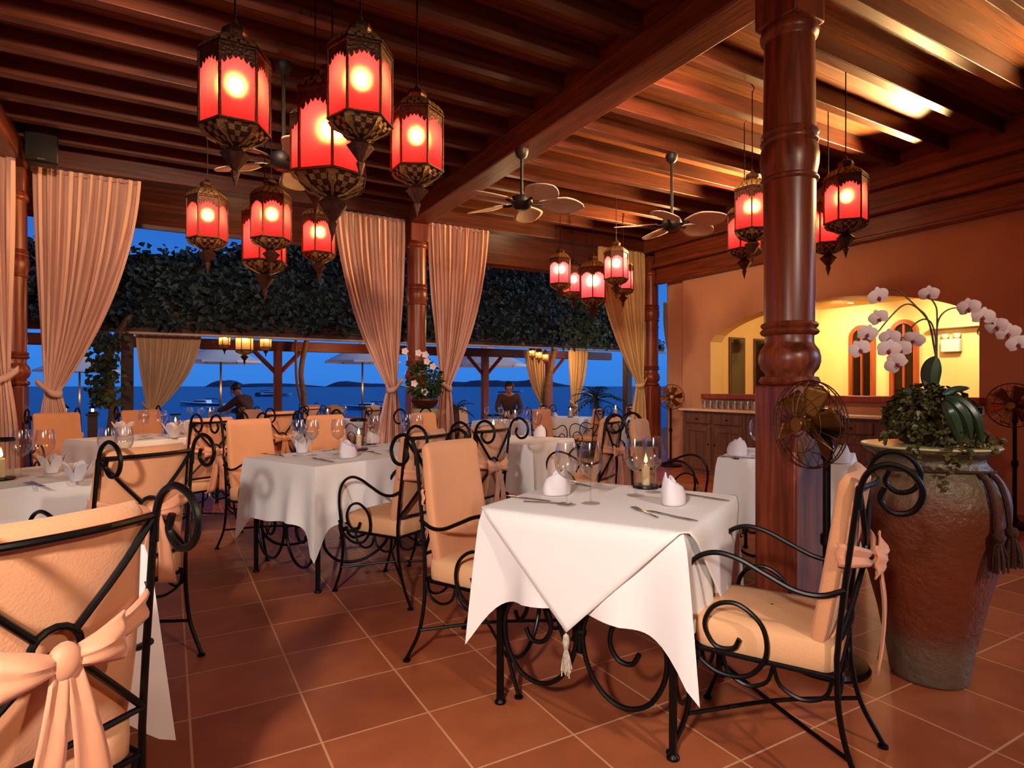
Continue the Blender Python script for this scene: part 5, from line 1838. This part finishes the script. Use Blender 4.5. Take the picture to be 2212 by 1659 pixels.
PB(-5, 10.5, VBK - 0.08, VBK + 0.08, 1.93, 2.13).build('back_beam', M['dark_wood_red'], pg, bevel=0.01)
for i in range(11):
    u = -4.2 + i * 1.42
    PB(u, u + 0.08, VH - 0.1, VBK + 0.2, 2.26, 2.40).build('rafter', M['dark_wood'], pg, bevel=0.006)
PB(-5, 10.5, 12.0, 12.08, 2.16, 2.26).build('lamp_beam', M['dark_wood_red'], pg, bevel=0.006)
for u in (1.92, 6.65, 8.5, -2.6):
    PB(u - 0.075, u + 0.075, VBK - 0.075, VBK + 0.075, TG, 1.94).build('post', M['red_wood'], pg, bevel=0.01)
for u in (-0.56, 9.4):
    PB(u - 0.08, u + 0.08, VH - 0.08, VH + 0.08, TG, 2.06).build('post', M['dark_wood'], pg, bevel=0.01)
for u, s in ((1.92, 1), (1.92, -1), (6.65, -1), (6.65, 1), (8.5, 1)):
    MB().tube([(u - PO.x, VBK - PO.y, 1.45 - PO.z), (u + 0.45 * s - PO.x, VBK - PO.y, 1.93 - PO.z)], 0.045, 4).build('brace', M['red_wood'], pg)


def vine(label, u0, u1, zl, zh, n, seed, trunk):
    rnd = random.Random(seed)
    o = thing('climbing_vine', label, 'vine', ((u0 + u1) / 2, VH, 2.26), 0, 'vines on the pergola')
    ox, oy, oz = (u0 + u1) / 2, VH, 2.26
    top = lambda u: zl + (zh - zl) * (0.5 + 0.5 * math.tanh((u - 1.0) * 1.2)) + 0.12 * mnoise.noise(Vector((u * 1.7, seed, 0)))
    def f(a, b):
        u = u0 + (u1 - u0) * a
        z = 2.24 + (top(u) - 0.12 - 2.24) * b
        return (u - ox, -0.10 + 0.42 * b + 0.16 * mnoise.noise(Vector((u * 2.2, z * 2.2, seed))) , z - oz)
    MB().grid(f, int((u1 - u0) * 7), 12).build('dark_backing', M['vine_core'], o)  # added dark sheet for the shade inside the vine, blocks the sky
    mb = MB()
    for i in range(n):
        u = rnd.uniform(u0, u1); b = rnd.random()
        z = 2.16 + (top(u) - 2.16) * b
        y = -0.16 + 0.40 * b + rnd.gauss(0, 0.10)
        k_ = rnd.uniform(0.6, 1.3)
        leafmesh(mb, (u - ox, y, z - oz), (rnd.uniform(-1, 1), rnd.uniform(-1, .3), rnd.uniform(-1.2, .5)), (rnd.uniform(-.5, .5), -1, rnd.uniform(0, 1)), 0.13 * k_, 0.09 * k_)
    mb.build('foliage', M['vine'], o, smooth=False)
    for P_, r_ in trunk:
        MB().tube([(p[0] - ox, p[1] - oy, p[2] - oz) for p in P_], r_, 8, 5).build('stem', M['bark'], o)
    return o


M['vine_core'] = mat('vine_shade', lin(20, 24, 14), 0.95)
ta = AT(236, 960, 8.7); tb = AT(244, 880, 8.7); tc_ = AT(232, 815, 8.8); td = AT(246, 740, 9.0)
v1 = vine('dense dark vine over the pergola behind the red lanterns', -4.6, 4.4, 3.42, 3.95, 5200, 4,
     [([(ta.x + 0.1, ta.y, TG), tuple(ta), tuple(tb), tuple(tc_), tuple(td), (td.x + 0.2, VH - 0.2, 2.3)], 0.05),
      ([(2.30, VBK - 0.4, TG), (2.36, VBK - 0.4, 0.9), (2.30, VBK - 0.4, 1.5), (2.42, VBK - 0.4, 2.2)], 0.05),
      ([(2.36, VBK - 0.4, 0.7), (2.22, VBK - 0.4, 1.3), (2.2, VBK - 0.4, 2.2)], 0.025)])
v2 = vine('dark vine over the pergola behind the pink lanterns', 4.4, 10.2, 3.7, 4.0, 3400, 5,
     [([(8.1, VBK - 0.6, TG), (8.0, VBK - 0.6, 0.9), (8.15, VBK - 0.6, 1.6), (8.3, VBK - 0.6, 2.2)], 0.07)])
# trails painted in the lit leaf green near the pink lanterns and a leafy column by the first post
rnd = random.Random(77)
mb = MB()
for i in range(420):
    p = AT(rnd.gauss(1268, 34), rnd.uniform(640, 752), 11.6 + rnd.uniform(-.15, .15))
    k_ = rnd.uniform(.6, 1.2)
    leafmesh(mb, p - v2.location, (rnd.uniform(-1, 1), rnd.uniform(-1, .3), rnd.uniform(-1.4, .2)), (0, -1, 0.5), 0.12 * k_, 0.08 * k_)
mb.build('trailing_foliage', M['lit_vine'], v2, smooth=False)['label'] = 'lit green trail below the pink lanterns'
mb = MB()
for i in range(420):
    t_ = rnd.random()
    p = AT(rnd.gauss(226, 17), 715 + 160 * t_, 8.75 + rnd.uniform(-.2, .2))
    k_ = rnd.uniform(.6, 1.2)
    leafmesh(mb, p - v1.location, (rnd.uniform(-1, 1), rnd.uniform(-1, .3), rnd.uniform(-1.4, .2)), (0, -1, 0.5), 0.11 * k_, 0.075 * k_)
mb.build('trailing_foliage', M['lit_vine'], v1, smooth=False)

# curtains on the pergola
curtain('sheer terrace curtain behind the wine glasses, orange at its edge', -0.46, 0.46, VH + 0.12, 2.02, -0.22, 0.85, TG + 0.02, False, M['curtain_gold'], 8, 0.16, 0.3, 9, 0.03, 'curtains on the pergola')
curtain('golden terrace curtain hanging beside the palm', 8.55, 9.15, VH + 1.2, 2.10, 8.72, 0.75, TG + 0.02, False, M['curtain_gold'], 9, 0.14, 0.25, 6, 0.03, 'curtains on the pergola')
curtain('golden terrace curtain behind the small terrace lanterns', 7.45, 8.05, VH + 1.5, 2.08, 7.98, 0.8, TG + 0.02, True, M['curtain_gold'], 10, 0.12, 0.22, 6, 0.03, 'curtains on the pergola')
curtain('yellow terrace curtain seen past the tied one at the corner post', 8.6, 9.3, VF + 1.4, 2.9, 9.2, 0.9, TG + 0.02, True, M['curtain_gold'], 11, 0.16, 0.3, 7, 0.03, 'curtains on the pergola')

TGRP = 'golden lanterns on the pergola'
hang(amber_lantern, 485, 767, 10.89, 0.66, 'golden terrace lantern at the curtain end of the row of three', TGRP, 0.2, 2.17, False)
hang(amber_lantern, 528, 790, 11.06, 1.05, 'largest golden terrace lantern, middle of the row of three', TGRP, 0.2, 2.17, False)
hang(amber_lantern, 574, 772, 11.24, 0.70, 'golden terrace lantern of the row of three, next to the red terrace post', TGRP, 0.2, 2.17, False)
hang(amber_lantern, 1150, 782, 14.13, 0.5, 'small golden terrace lantern over the open water', TGRP, 0.2, 2.17, False)
hang(amber_lantern, 1164, 788, 14.22, 0.55, 'middle one of the small golden lanterns beside the golden curtain', TGRP, 0.2, 2.17, False)
hang(amber_lantern, 1178, 790, 14.31, 0.5, 'small golden terrace lantern touching the golden curtain', TGRP, 0.2, 2.17, False)
lamp('terrace_fill', 'POINT', (3.0, 11.9, 1.85), 34, (1.0, 0.55, 0.22), 0.08)  # unseen point lights added under the pergola beside the lanterns
lamp('terrace_fill', 'POINT', (8.2, 11.6, 1.85), 40, (1.0, 0.58, 0.22), 0.08)
lamp('terrace_fill', 'POINT', (-1.4, 11.4, 1.85), 14, (1.0, 0.55, 0.22), 0.08)


# parasols on the beach
def make_parasol():
    r = thing('beach_parasol', 'x', 'parasol')
    MB().tube([(0, 0, 0), (0, 0, 3.32)], 0.035, 10).build('pole', M['cab'], r)
    R_, Z0, Z1 = 1.45, 2.72, 3.30
    mb = MB().lathe([(R_ + 0.01, Z0 - 0.06), (R_, Z0), (0.72, Z0 + 0.28), (0.03, Z1)], 8, cap=False)
    mb.build('canopy', M['parasol'], r, angle=20)
    for i in range(8):
        a = 2 * PI * i / 8
        MB().tube([(0, 0, Z1 - 0.06), (R_ * math.cos(a) * 0.98, R_ * math.sin(a) * 0.98, Z0 - 0.03)], 0.012, 5).build('rib', M['cab'], r)
    return r


parasol = Kind(make_parasol)
M_ = 0
for px, ybot, d, lb in ((477, 789, 19, 'pale parasol behind the golden lanterns'), (783, 789, 20, 'pinkish parasol partly covered by the tied curtain'), (1052, 796, 19, 'orange-lit parasol behind a terrace post'), (172, 808, 20, 'parasol edge glimpsed between curtain and vine trunk')):
    p = AT(px, ybot, d)
    gz = -1.0
    sc_ = (p.z - gz) / 2.60
    lamp('parasol_fill', 'POINT', (p.x, p.y - 0.15, p.z - 0.75), 22 if px > 900 else 12, (1.0, 0.55, 0.2), 0.06)  # added point light under the canopy, stands for candlelight
    parasol((p.x, p.y, gz), 0.3, lb, 'beach parasols', (0.86 * 1.0, 0.86, sc_))

# ------------------------------------------------------------------ islands and boats
def island(label, pts, d):
    """pts: photo skyline; a real ridge with depth at distance d"""
    a = AT(pts[0][0], 834, d); b = AT(pts[-1][0], 834, d)
    c_ = (a + b) / 2
    n_ = len(pts)
    mb = MB()
    fwd = Vector((SA, CA, 0))
    m_ = (n_ - 1) * 6
    sm = catmull([AT(px, py, d) for px, py in pts], 6)
    vs, fs = [], []
    W_ = 7
    for i, p in enumerate(sm):
        h_ = p.z + 2.5
        for j in range(W_):
            t = j / (W_ - 1)
            q = Vector((p.x, p.y, 0)) + fwd * (d * 0.10 * (t - 0.35)) - c_
            z = -2.6 + max(0.0, h_ * math.sin(PI * min(1, max(0, t * 0.9 + 0.05))) * (1 + 0.10 * mnoise.noise(Vector((i * .5, j, d)))) * (1.0 if j != 0 and j != W_ - 1 else 0))
            vs.append((q.x, q.y, z))
    for i in range(len(sm) - 1):
        for j in range(W_ - 1):
            fs.append((i * W_ + j, (i + 1) * W_ + j, (i + 1) * W_ + j + 1, i * W_ + j + 1))
    o = mb.add(vs, fs).build('island', M['rock'], None, loc=(c_.x, c_.y, 0))
    return tag(o, label, 'island', 'islands on the horizon')


island('small rocky island behind the parasol pole, with a steep end', [(463, 834), (467, 822), (478, 823), (490, 821), (500, 827), (512, 832), (522, 834)], 2600)
island('long low island on the horizon beyond the waiter and terrace post', [(508, 834), (526, 829), (560, 828), (600, 828), (640, 830), (680, 834)], 3000)
island('humped island beside the second parasol pole', [(712, 834), (722, 826), (740, 823), (762, 825), (790, 828), (830, 829), (862, 834)], 2800)
island('dark hills across the bay behind the standing person', [(930, 834), (960, 823), (1000, 825), (1030, 821), (1080, 822), (1118, 823), (1150, 819), (1172, 818), (1200, 826), (1240, 834)], 3200)


def boat(label, px, wl, length_px, kind, flip=1):
    H_ = 2.5 + EYE
    d = FPX * H_ / (wl - 834)
    p = AT(px, wl, d)
    L_ = length_px * d / FPX
    o = thing('motor_boat', label, 'boat', (p.x, p.y, -2.5), -YAW + (PI if flip < 0 else 0), 'boats on the bay')
    hb = 0.16 * L_
    def hull(a, b):
        x_ = (a - 0.5) * L_
        w_ = hb * math.sin(PI * min(1, 0.5 + 0.5 * min(1, (1 - a) * 1.9))) ** 0.8 * (0.55 + 0.45 * (1 - abs(2 * b - 1) * 0)) * 1.0
        w_ = hb * min(1, (1 - a) * 2.2 + 0.02) ** 0.6
        z_ = (0.055 + 0.045 * a * a) * L_ * (2 * abs(b - 0.5)) ** 0.6
        return (x_, (2 * b - 1) * w_, z_ - 0.01 * L_)
    MB().grid(hull, 16, 10).build('hull', M['boat'], o)
    MB().grid(lambda a, b: ((a - 0.5) * L_ * 0.97, (2 * b - 1) * hb * min(1, (1 - a) * 2.2 + 0.02) ** 0.6 * 0.96, (0.048 + 0.045 * a * a) * L_), 12, 2).build('deck', M['boat'], o)
    if kind in ('cruiser', 'yacht'):
        c0, c1, h_ = (-0.18, 0.20, 0.13) if kind == 'cruiser' else (-0.30, 0.22, 0.12)
        MB().poly([(c0 * L_, -hb * .7, 0.05 * L_), (c1 * L_, -hb * .7, 0.06 * L_), ((c1 - 0.1) * L_, -hb * .7, h_ * L_), ((c0 + 0.02) * L_, -hb * .7, h_ * L_)], (0, hb * 1.4, 0)).build('cabin', M['boat'], o, bevel=0.01 * L_)
        MB().poly([((c0 + .05) * L_, -hb * .72, 0.085 * L_), ((c1 - .05) * L_, -hb * .72, 0.085 * L_), ((c1 - 0.10) * L_, -hb * .72, 0.115 * L_), ((c0 + 0.06) * L_, -hb * .72, 0.115 * L_)], (0, hb * 1.44, 0)).build('cabin_window', M['boat_dark'], o)
        MB().tube([(-0.42 * L_, 0, 0.05 * L_), (-0.36 * L_, 0, 0.15 * L_), (-0.1 * L_, 0, 0.155 * L_)], 0.008 * L_, 6).build('roll_bar', M['boat_dark'], o)
    if kind in ('sail', 'yacht'):
        MB().tube([(0.0, 0, 0.05 * L_), (0, 0, (0.62 if kind == 'sail' else 0.26) * L_)], 0.006 * L_, 6).build('mast', M['boat'], o)
    if kind == 'yacht':
        MB().box(-0.5 * L_, -0.40 * L_, -0.3 * hb, 0.3 * hb, 0.0, 0.1 * L_).build('outboard_motor', M['boat_dark'], o)
    return o


boat('white cabin cruiser below the parasol near the waiter', 436, 876, 95, 'cruiser', -1)
boat('white motor yacht behind the red terrace post', 592, 856, 78, 'yacht', 1)
boat('pale cabin cruiser behind the second parasol pole', 790, 884, 105, 'cruiser', -1)
boat('white sailing catamaran behind the standing person', 1102, 848, 54, 'sail', 1)
boat('tiny white boat under the hills near the orange-lit parasol', 1007, 838, 10, 'hull', 1)
boat('small dark-shadowed boat beside the terrace curtain', 1164, 843, 22, 'cruiser', 1)


# ------------------------------------------------------------------ terrace tables, chairs and plants
def tset(px, d, rot, lt, lc, items, seed, cloth=True):
    p = AT(px, 834, d)
    T = (p.x, p.y, rot)
    table_sq((p.x, p.y, TG), rot, lt, 'terrace tables')
    o = dup_cloth((p.x, p.y, TG), rot, lc)
    for i, (lx, ly, k_, lb, grp) in enumerate(items):
        q = lay(T, lx, ly, TG + 0.755)
        k_(q, 0.3 * i, lb, grp)
    return T


CL = {}
def dup_cloth(loc, rot, label):
    if 'm' not in CL:
        CL['m'] = cloth_mesh(0.385, 0.385, 0.36, 41).build('tablecloth', M['cloth'], None, angle=60)
        o = CL['m']
    else:
        o = CL['m'].copy(); COL.objects.link(o)
    o.location = loc; o.rotation_euler = (0, 0, rot)
    return tag(o, label, 'tablecloth', 'white tablecloths')


def pic(px, d, a, b, label):
    p = AT(px, 834, d)
    return chair((p.x, p.y, TG), DIR(a, b), label, 'chairs on the terrace')


GW = 'wine glasses on the terrace tables'
tset(450, 10.9, R4, 'iron terrace table being laid by the leaning waiter', 'tablecloth of the terrace table before the leaning waiter',
     [(-.25, -.2, wine, 'terrace wine glass, one of those before the leaning waiter', GW), (-.1, -.28, wine, 'terrace wine glass, one of those before the leaning waiter', GW), (.08, -.2, wine, 'terrace wine glass, one of those before the leaning waiter', GW),
      (.25, -.1, wine, 'terrace wine glass, one of those before the leaning waiter', GW), (.2, .2, wine, 'terrace wine glass, one of those before the leaning waiter', GW), (0.02, 0.02, hurricane, 'glowing candle glass before the leaning waiter', None)], 1)
q = AT(450, 834, 10.9); candle(lay((q.x, q.y, R4), 0.02, 0.02, TG + 0.768), 0, 'lit candle at the table of the leaning waiter', None, 1.5)
T_ = tset(718, 11.2, R4, 'iron terrace table in front of the second parasol', 'tablecloth under the candle jar before the second parasol',
     [(-.12, 0.0, hurricane, 'candle jar in front of the second parasol', None), (.2, .1, wine, 'terrace wine glass beside the candle jar of the second parasol', GW)], 2)
candle(lay(T_, -.12, 0, TG + 0.768), 0, 'candle in the jar before the second parasol', None, 1.3)
T_ = tset(1083, 10.9, R4, 'iron terrace table in front of the standing person', 'tablecloth in front of the standing person',
     [(-.25, -.1, wine, 'terrace wine glass before the standing person', GW), (.1, -.2, wine, 'terrace wine glass below the hands of the standing person', GW), (.28, .0, hurricane, 'candle glass beside the standing person', None)], 3)
candle(lay(T_, .28, 0, TG + 0.768), 0, 'lit candle beside the standing person', None, 1.3)
T_ = tset(1226, 12.0, R4, 'iron terrace table under the golden curtain', 'yellowish tablecloth under the golden curtain',
     [(.1, -.1, hurricane, 'candle glass under the golden curtain', None), (-.2, -.15, napkin, 'napkin on the table under the golden curtain', None)], 4)
candle(lay(T_, .1, -.1, TG + 0.768), 0, 'lit candle under the golden curtain', None, 1.3)
T_ = tset(1326, 11.9, R4, 'iron terrace table behind the tied yellow-lit curtain', 'yellowish tablecloth beside the tied yellow-lit curtain',
     [(.05, -.05, hurricane, 'candle glass beside the tied yellow-lit curtain', None)], 5)
candle(lay(T_, .05, -.05, TG + 0.768), 0, 'lit candle beside the tied yellow-lit curtain', None, 1.6)
for px, d, a, b, lb in ((566, 10.4, .9, -.4, 'narrow-seen terrace chair just beside the leaning waiter'), (655, 11.6, -.8, .5, 'terrace chair right behind the vine-wrapped trunk'), (690, 12.9, .8, -.5, 'terrace chair beside the table with the candle jar'),
                        (786, 11.0, -.8, .5, 'terrace chair below the second parasol pole'), (822, 12.6, .8, -.5, 'terrace chair beside the hem of the tied curtain'), (1018, 11.3, .86, -.4, 'terrace chair in front of the orange-lit parasol'),
                        (1152, 11.8, -.86, .5, 'terrace chair beside the standing person'), (1185, 10.4, .5, -.8, 'terrace chair at the foot of the golden curtain'), (1268, 11.0, -.8, .5, 'terrace chair beside the palm'), (1350, 12.2, -.6, .8, 'terrace chair behind the yellow-lit curtain')):
    pic(px, d, a, b, lb)

# lamps on bollards by the curtain
for px, lb, lb2 in ((141, 'small dark lamp beside the hanging curtain hem', 'dark bollard behind the rust-red chair, curtain side'), (200, 'small dark lamp with pointed cap above the rust-red chair', 'dark bollard behind the rust-red chair, vine side')):
    p = AT(px, 893, 7.9)
    b_ = thing('bollard', lb2, 'bollard', (p.x, p.y, TG if p.y > 8.25 else 0))
    h_ = p.z - b_.location.z
    MB().box(-0.05, 0.05, -0.05, 0.05, 0, h_ - 0.03).build('post', M['dark_wood'], b_, bevel=0.006)
    MB().box(-0.07, 0.07, -0.07, 0.07, h_ - 0.03, h_).build('cap', M['dark_wood'], b_, bevel=0.006)
    o = thing('table_lamp', lb, 'lamp', (p.x, p.y, p.z))
    MB().lathe([(0.05, 0), (0.055, 0.01), (0.05, 0.02)], 16).build('base', M['iron'], o)
    MB().lathe([(0.042, 0.02), (0.05, 0.045), (0.042, 0.07)], 16, cap=False).build('glass', M['hurricane'], o)
    MB().lathe([(0.052, 0.07), (0.03, 0.09), (0.012, 0.11), (0.0, 0.13)], 16).build('cap', M['iron'], o)
    MB().ball((0, 0, 0.04), 0.016, 6).build('flame', M['flame'], o)


def palm(label, px, py, d, n, L_, seed, zbase=TG):
    rnd = random.Random(seed)
    p = AT(px, py, d)
    o = thing('potted_palm', label, 'palm', (p.x, p.y, zbase))
    h_ = p.z - zbase
    MB().lathe([(0.14, 0), (0.18, 0.02), (0.22, 0.32), (0.2, 0.34), (0.0, 0.32)], 20).build('pot', M['stone'], o)
    MB().tube([(0, 0, 0.3), (0.02, 0, h_ * 0.7), (0, 0, h_)], 0.05, 8, 4).build('trunk', M['bark'], o)
    for i in range(n):
        a = rnd.uniform(0, 2 * PI); el = rnd.uniform(-0.2, 1.2)
        mb = MB()
        pts = [Vector((0, 0, h_))]
        for j in range(1, 9):
            t = j / 8
            pts.append(Vector((math.cos(a) * math.cos(el) * L_ * t, math.sin(a) * math.cos(el) * L_ * t, h_ + math.sin(el) * L_ * t - 0.45 * L_ * t * t)))
        for j in range(1, 9):
            t_ = (pts[j] - pts[j - 1])
            for s in (-1, 1):
                sd = t_.cross(Vector((0, 0, 1))).normalized() * s
                leafmesh(mb, pts[j], sd + t_.normalized() * 0.8 + Vector((0, 0, -0.25)), (0, 0, 1), L_ * 0.34 * (1.1 - 0.6 * j / 8), L_ * 0.05)
        mb.tube(pts, 0.008, 5)
        mb.build('frond', M['leaf'], o, smooth=False)
    return o


palm('dark potted palm between golden and yellow-lit curtains', 1288, 862, 13.2, 26, 0.62, 3)
palm('low leafy plant beside the tied pinkish curtain', 985, 884, 9.9, 10, 0.40, 6)
bo = MB().ball((0, 0, 0.0), 0.22, 12, (1.0, 0.8, 0.62))
for i in range(len(bo.v)):
    q = Vector(bo.v[i]); bo.v[i] = tuple(q * (1 + 0.10 * mnoise.noise(q * 6)))
p = AT(722, 888, 12.4)
tag(bo.build('boulder', mat('warm_boulder', lin(150, 110, 70), 0.6, vary=0.3, vscale=8, bump=0.3), None, loc=(p.x, p.y, p.z)), 'rounded warm-lit boulder near the candle jar', 'boulder')
cr_ = thing('wooden_chest', 'low dark wooden chest behind the long table, under the boulder', 'chest', (p.x, p.y, TG))
ch_ = p.z - 0.13 - TG
MB().box(-0.45, 0.45, -0.25, 0.25, 0.04, ch_ - 0.05).build('box', M['cab'], cr_, bevel=0.01)
MB().box(-0.48, 0.48, -0.28, 0.28, ch_ - 0.05, ch_).build('lid', M['cab'], cr_, bevel=0.01)


# ------------------------------------------------------------------ people
def skin(name, verts, edges, radii, material, parent, root=0, sub=2):
    me = bpy.data.meshes.new(name)
    me.from_pydata(verts, edges, [])
    me.update()
    o = bpy.data.objects.new(name, me)
    COL.objects.link(o)
    o.parent = parent
    md = o.modifiers.new('skin', 'SKIN')
    md.use_smooth_shade = True
    sv = me.skin_vertices[0].data
    for i, r_ in enumerate(radii):
        sv[i].radius = (r_, r_) if isinstance(r_, (int, float)) else r_
        sv[i].use_root = (i == root)
    m2 = o.modifiers.new('smooth', 'SUBSURF')
    m2.levels = m2.render_levels = sub
    me.materials.append(material)
    return o


def chain(spec):
    """spec: list of (index of parent or None, (x,y,z), radius)"""
    return [s[1] for s in spec], [(s[0], i) for i, s in enumerate(spec) if s[0] is not None], [s[2] for s in spec]


def person(label, loc, rz, J):
    """J: joint positions, +y is where the person faces"""
    r = thing('person', label, 'person', loc, rz)
    P = {k_: Vector(v_) for k_, v_ in J.items()}
    S = []
    def add(par, p, q):
        S.append((par, tuple(p), q)); return len(S) - 1
    pel = add(None, P['pelvis'], 0.125)
    sp_ = add(pel, P['pelvis'].lerp(P['chest'], 0.5), 0.115)
    ch = add(sp_, P['chest'], 0.135)
    nk = add(ch, P['neck'], 0.05)
    h1 = add(nk, P['neck'].lerp(P['head'], 0.45), 0.058)
    hd = add(h1, P['head'], 0.085)
    tp = add(hd, P['crown'], 0.060)
    fw = (P['face'] - P['head']).normalized()
    for s, n_ in ((-1, 'L'), (1, 'R')):
        sh = add(ch, P['sh' + n_], 0.062)
        el = add(sh, P['el' + n_], 0.043)
        wr = add(el, P['wr' + n_], 0.029)
        pm = add(wr, P['wr' + n_] + (P['wr' + n_] - P['el' + n_]).normalized() * 0.07, 0.030)
        d_ = (P['wr' + n_] - P['el' + n_]).normalized()
        sd = d_.cross(Vector((0, 0, 1))).normalized()
        for j, (o_, L_) in enumerate(((-0.027, 0.065), (-0.009, 0.078), (0.009, 0.073), (0.027, 0.058))):
            b_ = S[pm][1]
            k1 = add(pm, Vector(b_) + d_ * 0.035 + sd * o_, 0.0095)
            add(k1, Vector(b_) + d_ * (0.035 + L_ * 0.8) + sd * o_ * 1.2 + Vector((0, 0, -0.025)), 0.0075)
        t1 = add(wr, Vector(S[wr][1]) + d_ * 0.035 + sd * (0.042 * (1 if s < 0 else -1)), 0.011)
        add(t1, Vector(S[wr][1]) + d_ * 0.085 + sd * (0.058 * (1 if s < 0 else -1)), 0.009)
        hp = add(pel, P['hip' + n_], 0.095)
        kn = add(hp, P['kn' + n_], 0.062)
        an = add(kn, P['an' + n_], 0.042)
        add(an, P['an' + n_] + Vector((0, 0.15, -0.045)), 0.036)
    skin('body', *chain(S), M['skin'], r)
    # face
    up = (P['crown'] - P['head']).normalized()
    sd = fw.cross(up).normalized()
    c_ = P['head']
    MB().ball(tuple(c_ + fw * 0.098 - up * 0.018), 0.016, 8, (0.8, 1.1, 1.2)).build('nose', M['skin'], r)
    for s in (-1, 1):
        MB().ball(tuple(c_ + fw * 0.084 + sd * 0.032 * s + up * 0.012), 0.011, 8).build('eye', M['hair'], r)
        MB().ball(tuple(c_ + sd * 0.088 * s - up * 0.005), 0.024, 8, (0.5, 0.8, 1.2)).build('ear', M['skin'], r)
    MB().ball(tuple(c_ + fw * 0.083 - up * 0.052), 0.016, 8, (1.4, 0.5, 0.45)).build('mouth', M['lip'], r)
    hb = MB()
    q_ = c_ + up * 0.03 - fw * 0.012
    hb.ball((0, 0, 0), 0.104, 12, (0.92, 1.05, 0.95))
    keep = []
    for i in range(len(hb.v)):
        v_ = Vector(hb.v[i])
        if v_.y > 0.05 and v_.z < 0.035: v_ = Vector((v_.x * 0.9, 0.05, v_.z))
        if v_.z < -0.05: v_.z = -0.05
        hb.v[i] = tuple(q_ + sd * v_.x + fw * v_.y + up * v_.z)
    hb.build('hair', M['hair'], r)
    # jacket and trousers follow the body
    S = []
    pel = add(None, P['pelvis'] + Vector((0, 0, -0.04)), 0.15)
    sp_ = add(pel, P['pelvis'].lerp(P['chest'], 0.5), 0.135)
    ch = add(sp_, P['chest'], 0.152)
    add(ch, P['chest'].lerp(P['neck'], 0.75), 0.075)
    for s, n_ in ((-1, 'L'), (1, 'R')):
        sh = add(ch, P['sh' + n_], 0.078)
        el = add(sh, P['el' + n_], 0.058)
        add(el, P['el' + n_].lerp(P['wr' + n_], 0.85), 0.044)
    skin('jacket', *chain(S), M['uniform'], r)
    S = []
    pel = add(None, P['pelvis'], 0.14)
    for s, n_ in ((-1, 'L'), (1, 'R')):
        hp = add(pel, P['hip' + n_], 0.108)
        kn = add(hp, P['kn' + n_], 0.078)
        add(kn, P['an' + n_], 0.068)
    skin('trousers', *chain(S), M['trousers'], r)
    return r


J1 = dict(pelvis=(0, -.02, .82), chest=(0, .06, 1.09), neck=(0, .14, 1.21), head=(0, .23, 1.29), crown=(0, .25, 1.395), face=(0, .32, 1.235), shL=(-.17, .08, 1.13), shR=(.17, .08, 1.13),
          elL=(-.20, .28, .97), elR=(.20, .26, .95), wrL=(-.14, .50, .92), wrR=(.16, .46, .88), hipL=(-.09, 0, .82), hipR=(.09, 0, .82), knL=(-.10, .05, .47), knR=(.10, .0, .47), anL=(-.10, -.02, .09), anR=(.10, -.10, .09))
p = AT(533, 834, 10.9)
person('person in brown uniform leaning over a terrace table with one arm reaching out', (p.x, p.y, TG), DIR(-0.95, 0.15), J1)
J2 = dict(pelvis=(0, 0, .84), chest=(0, .10, 1.10), neck=(0, .17, 1.23), head=(0, .22, 1.325), crown=(0, .225, 1.43), face=(0, .32, 1.28), shL=(-.18, .11, 1.15), shR=(.18, .11, 1.15),
          elL=(-.24, .16, .90), elR=(.24, .16, .90), wrL=(-.10, .34, .82), wrR=(.10, .34, .84), hipL=(-.09, 0, .80), hipR=(.09, 0, .80), knL=(-.10, .04, .46), knR=(.10, .04, .46), anL=(-.10, -.02, .09), anR=(.10, -.02, .09))
p = AT(1099, 834, 12.0)
person('person in brown uniform standing behind a terrace table, head bowed, facing the room', (p.x, p.y, TG), DIR(0.05, -1), J2)
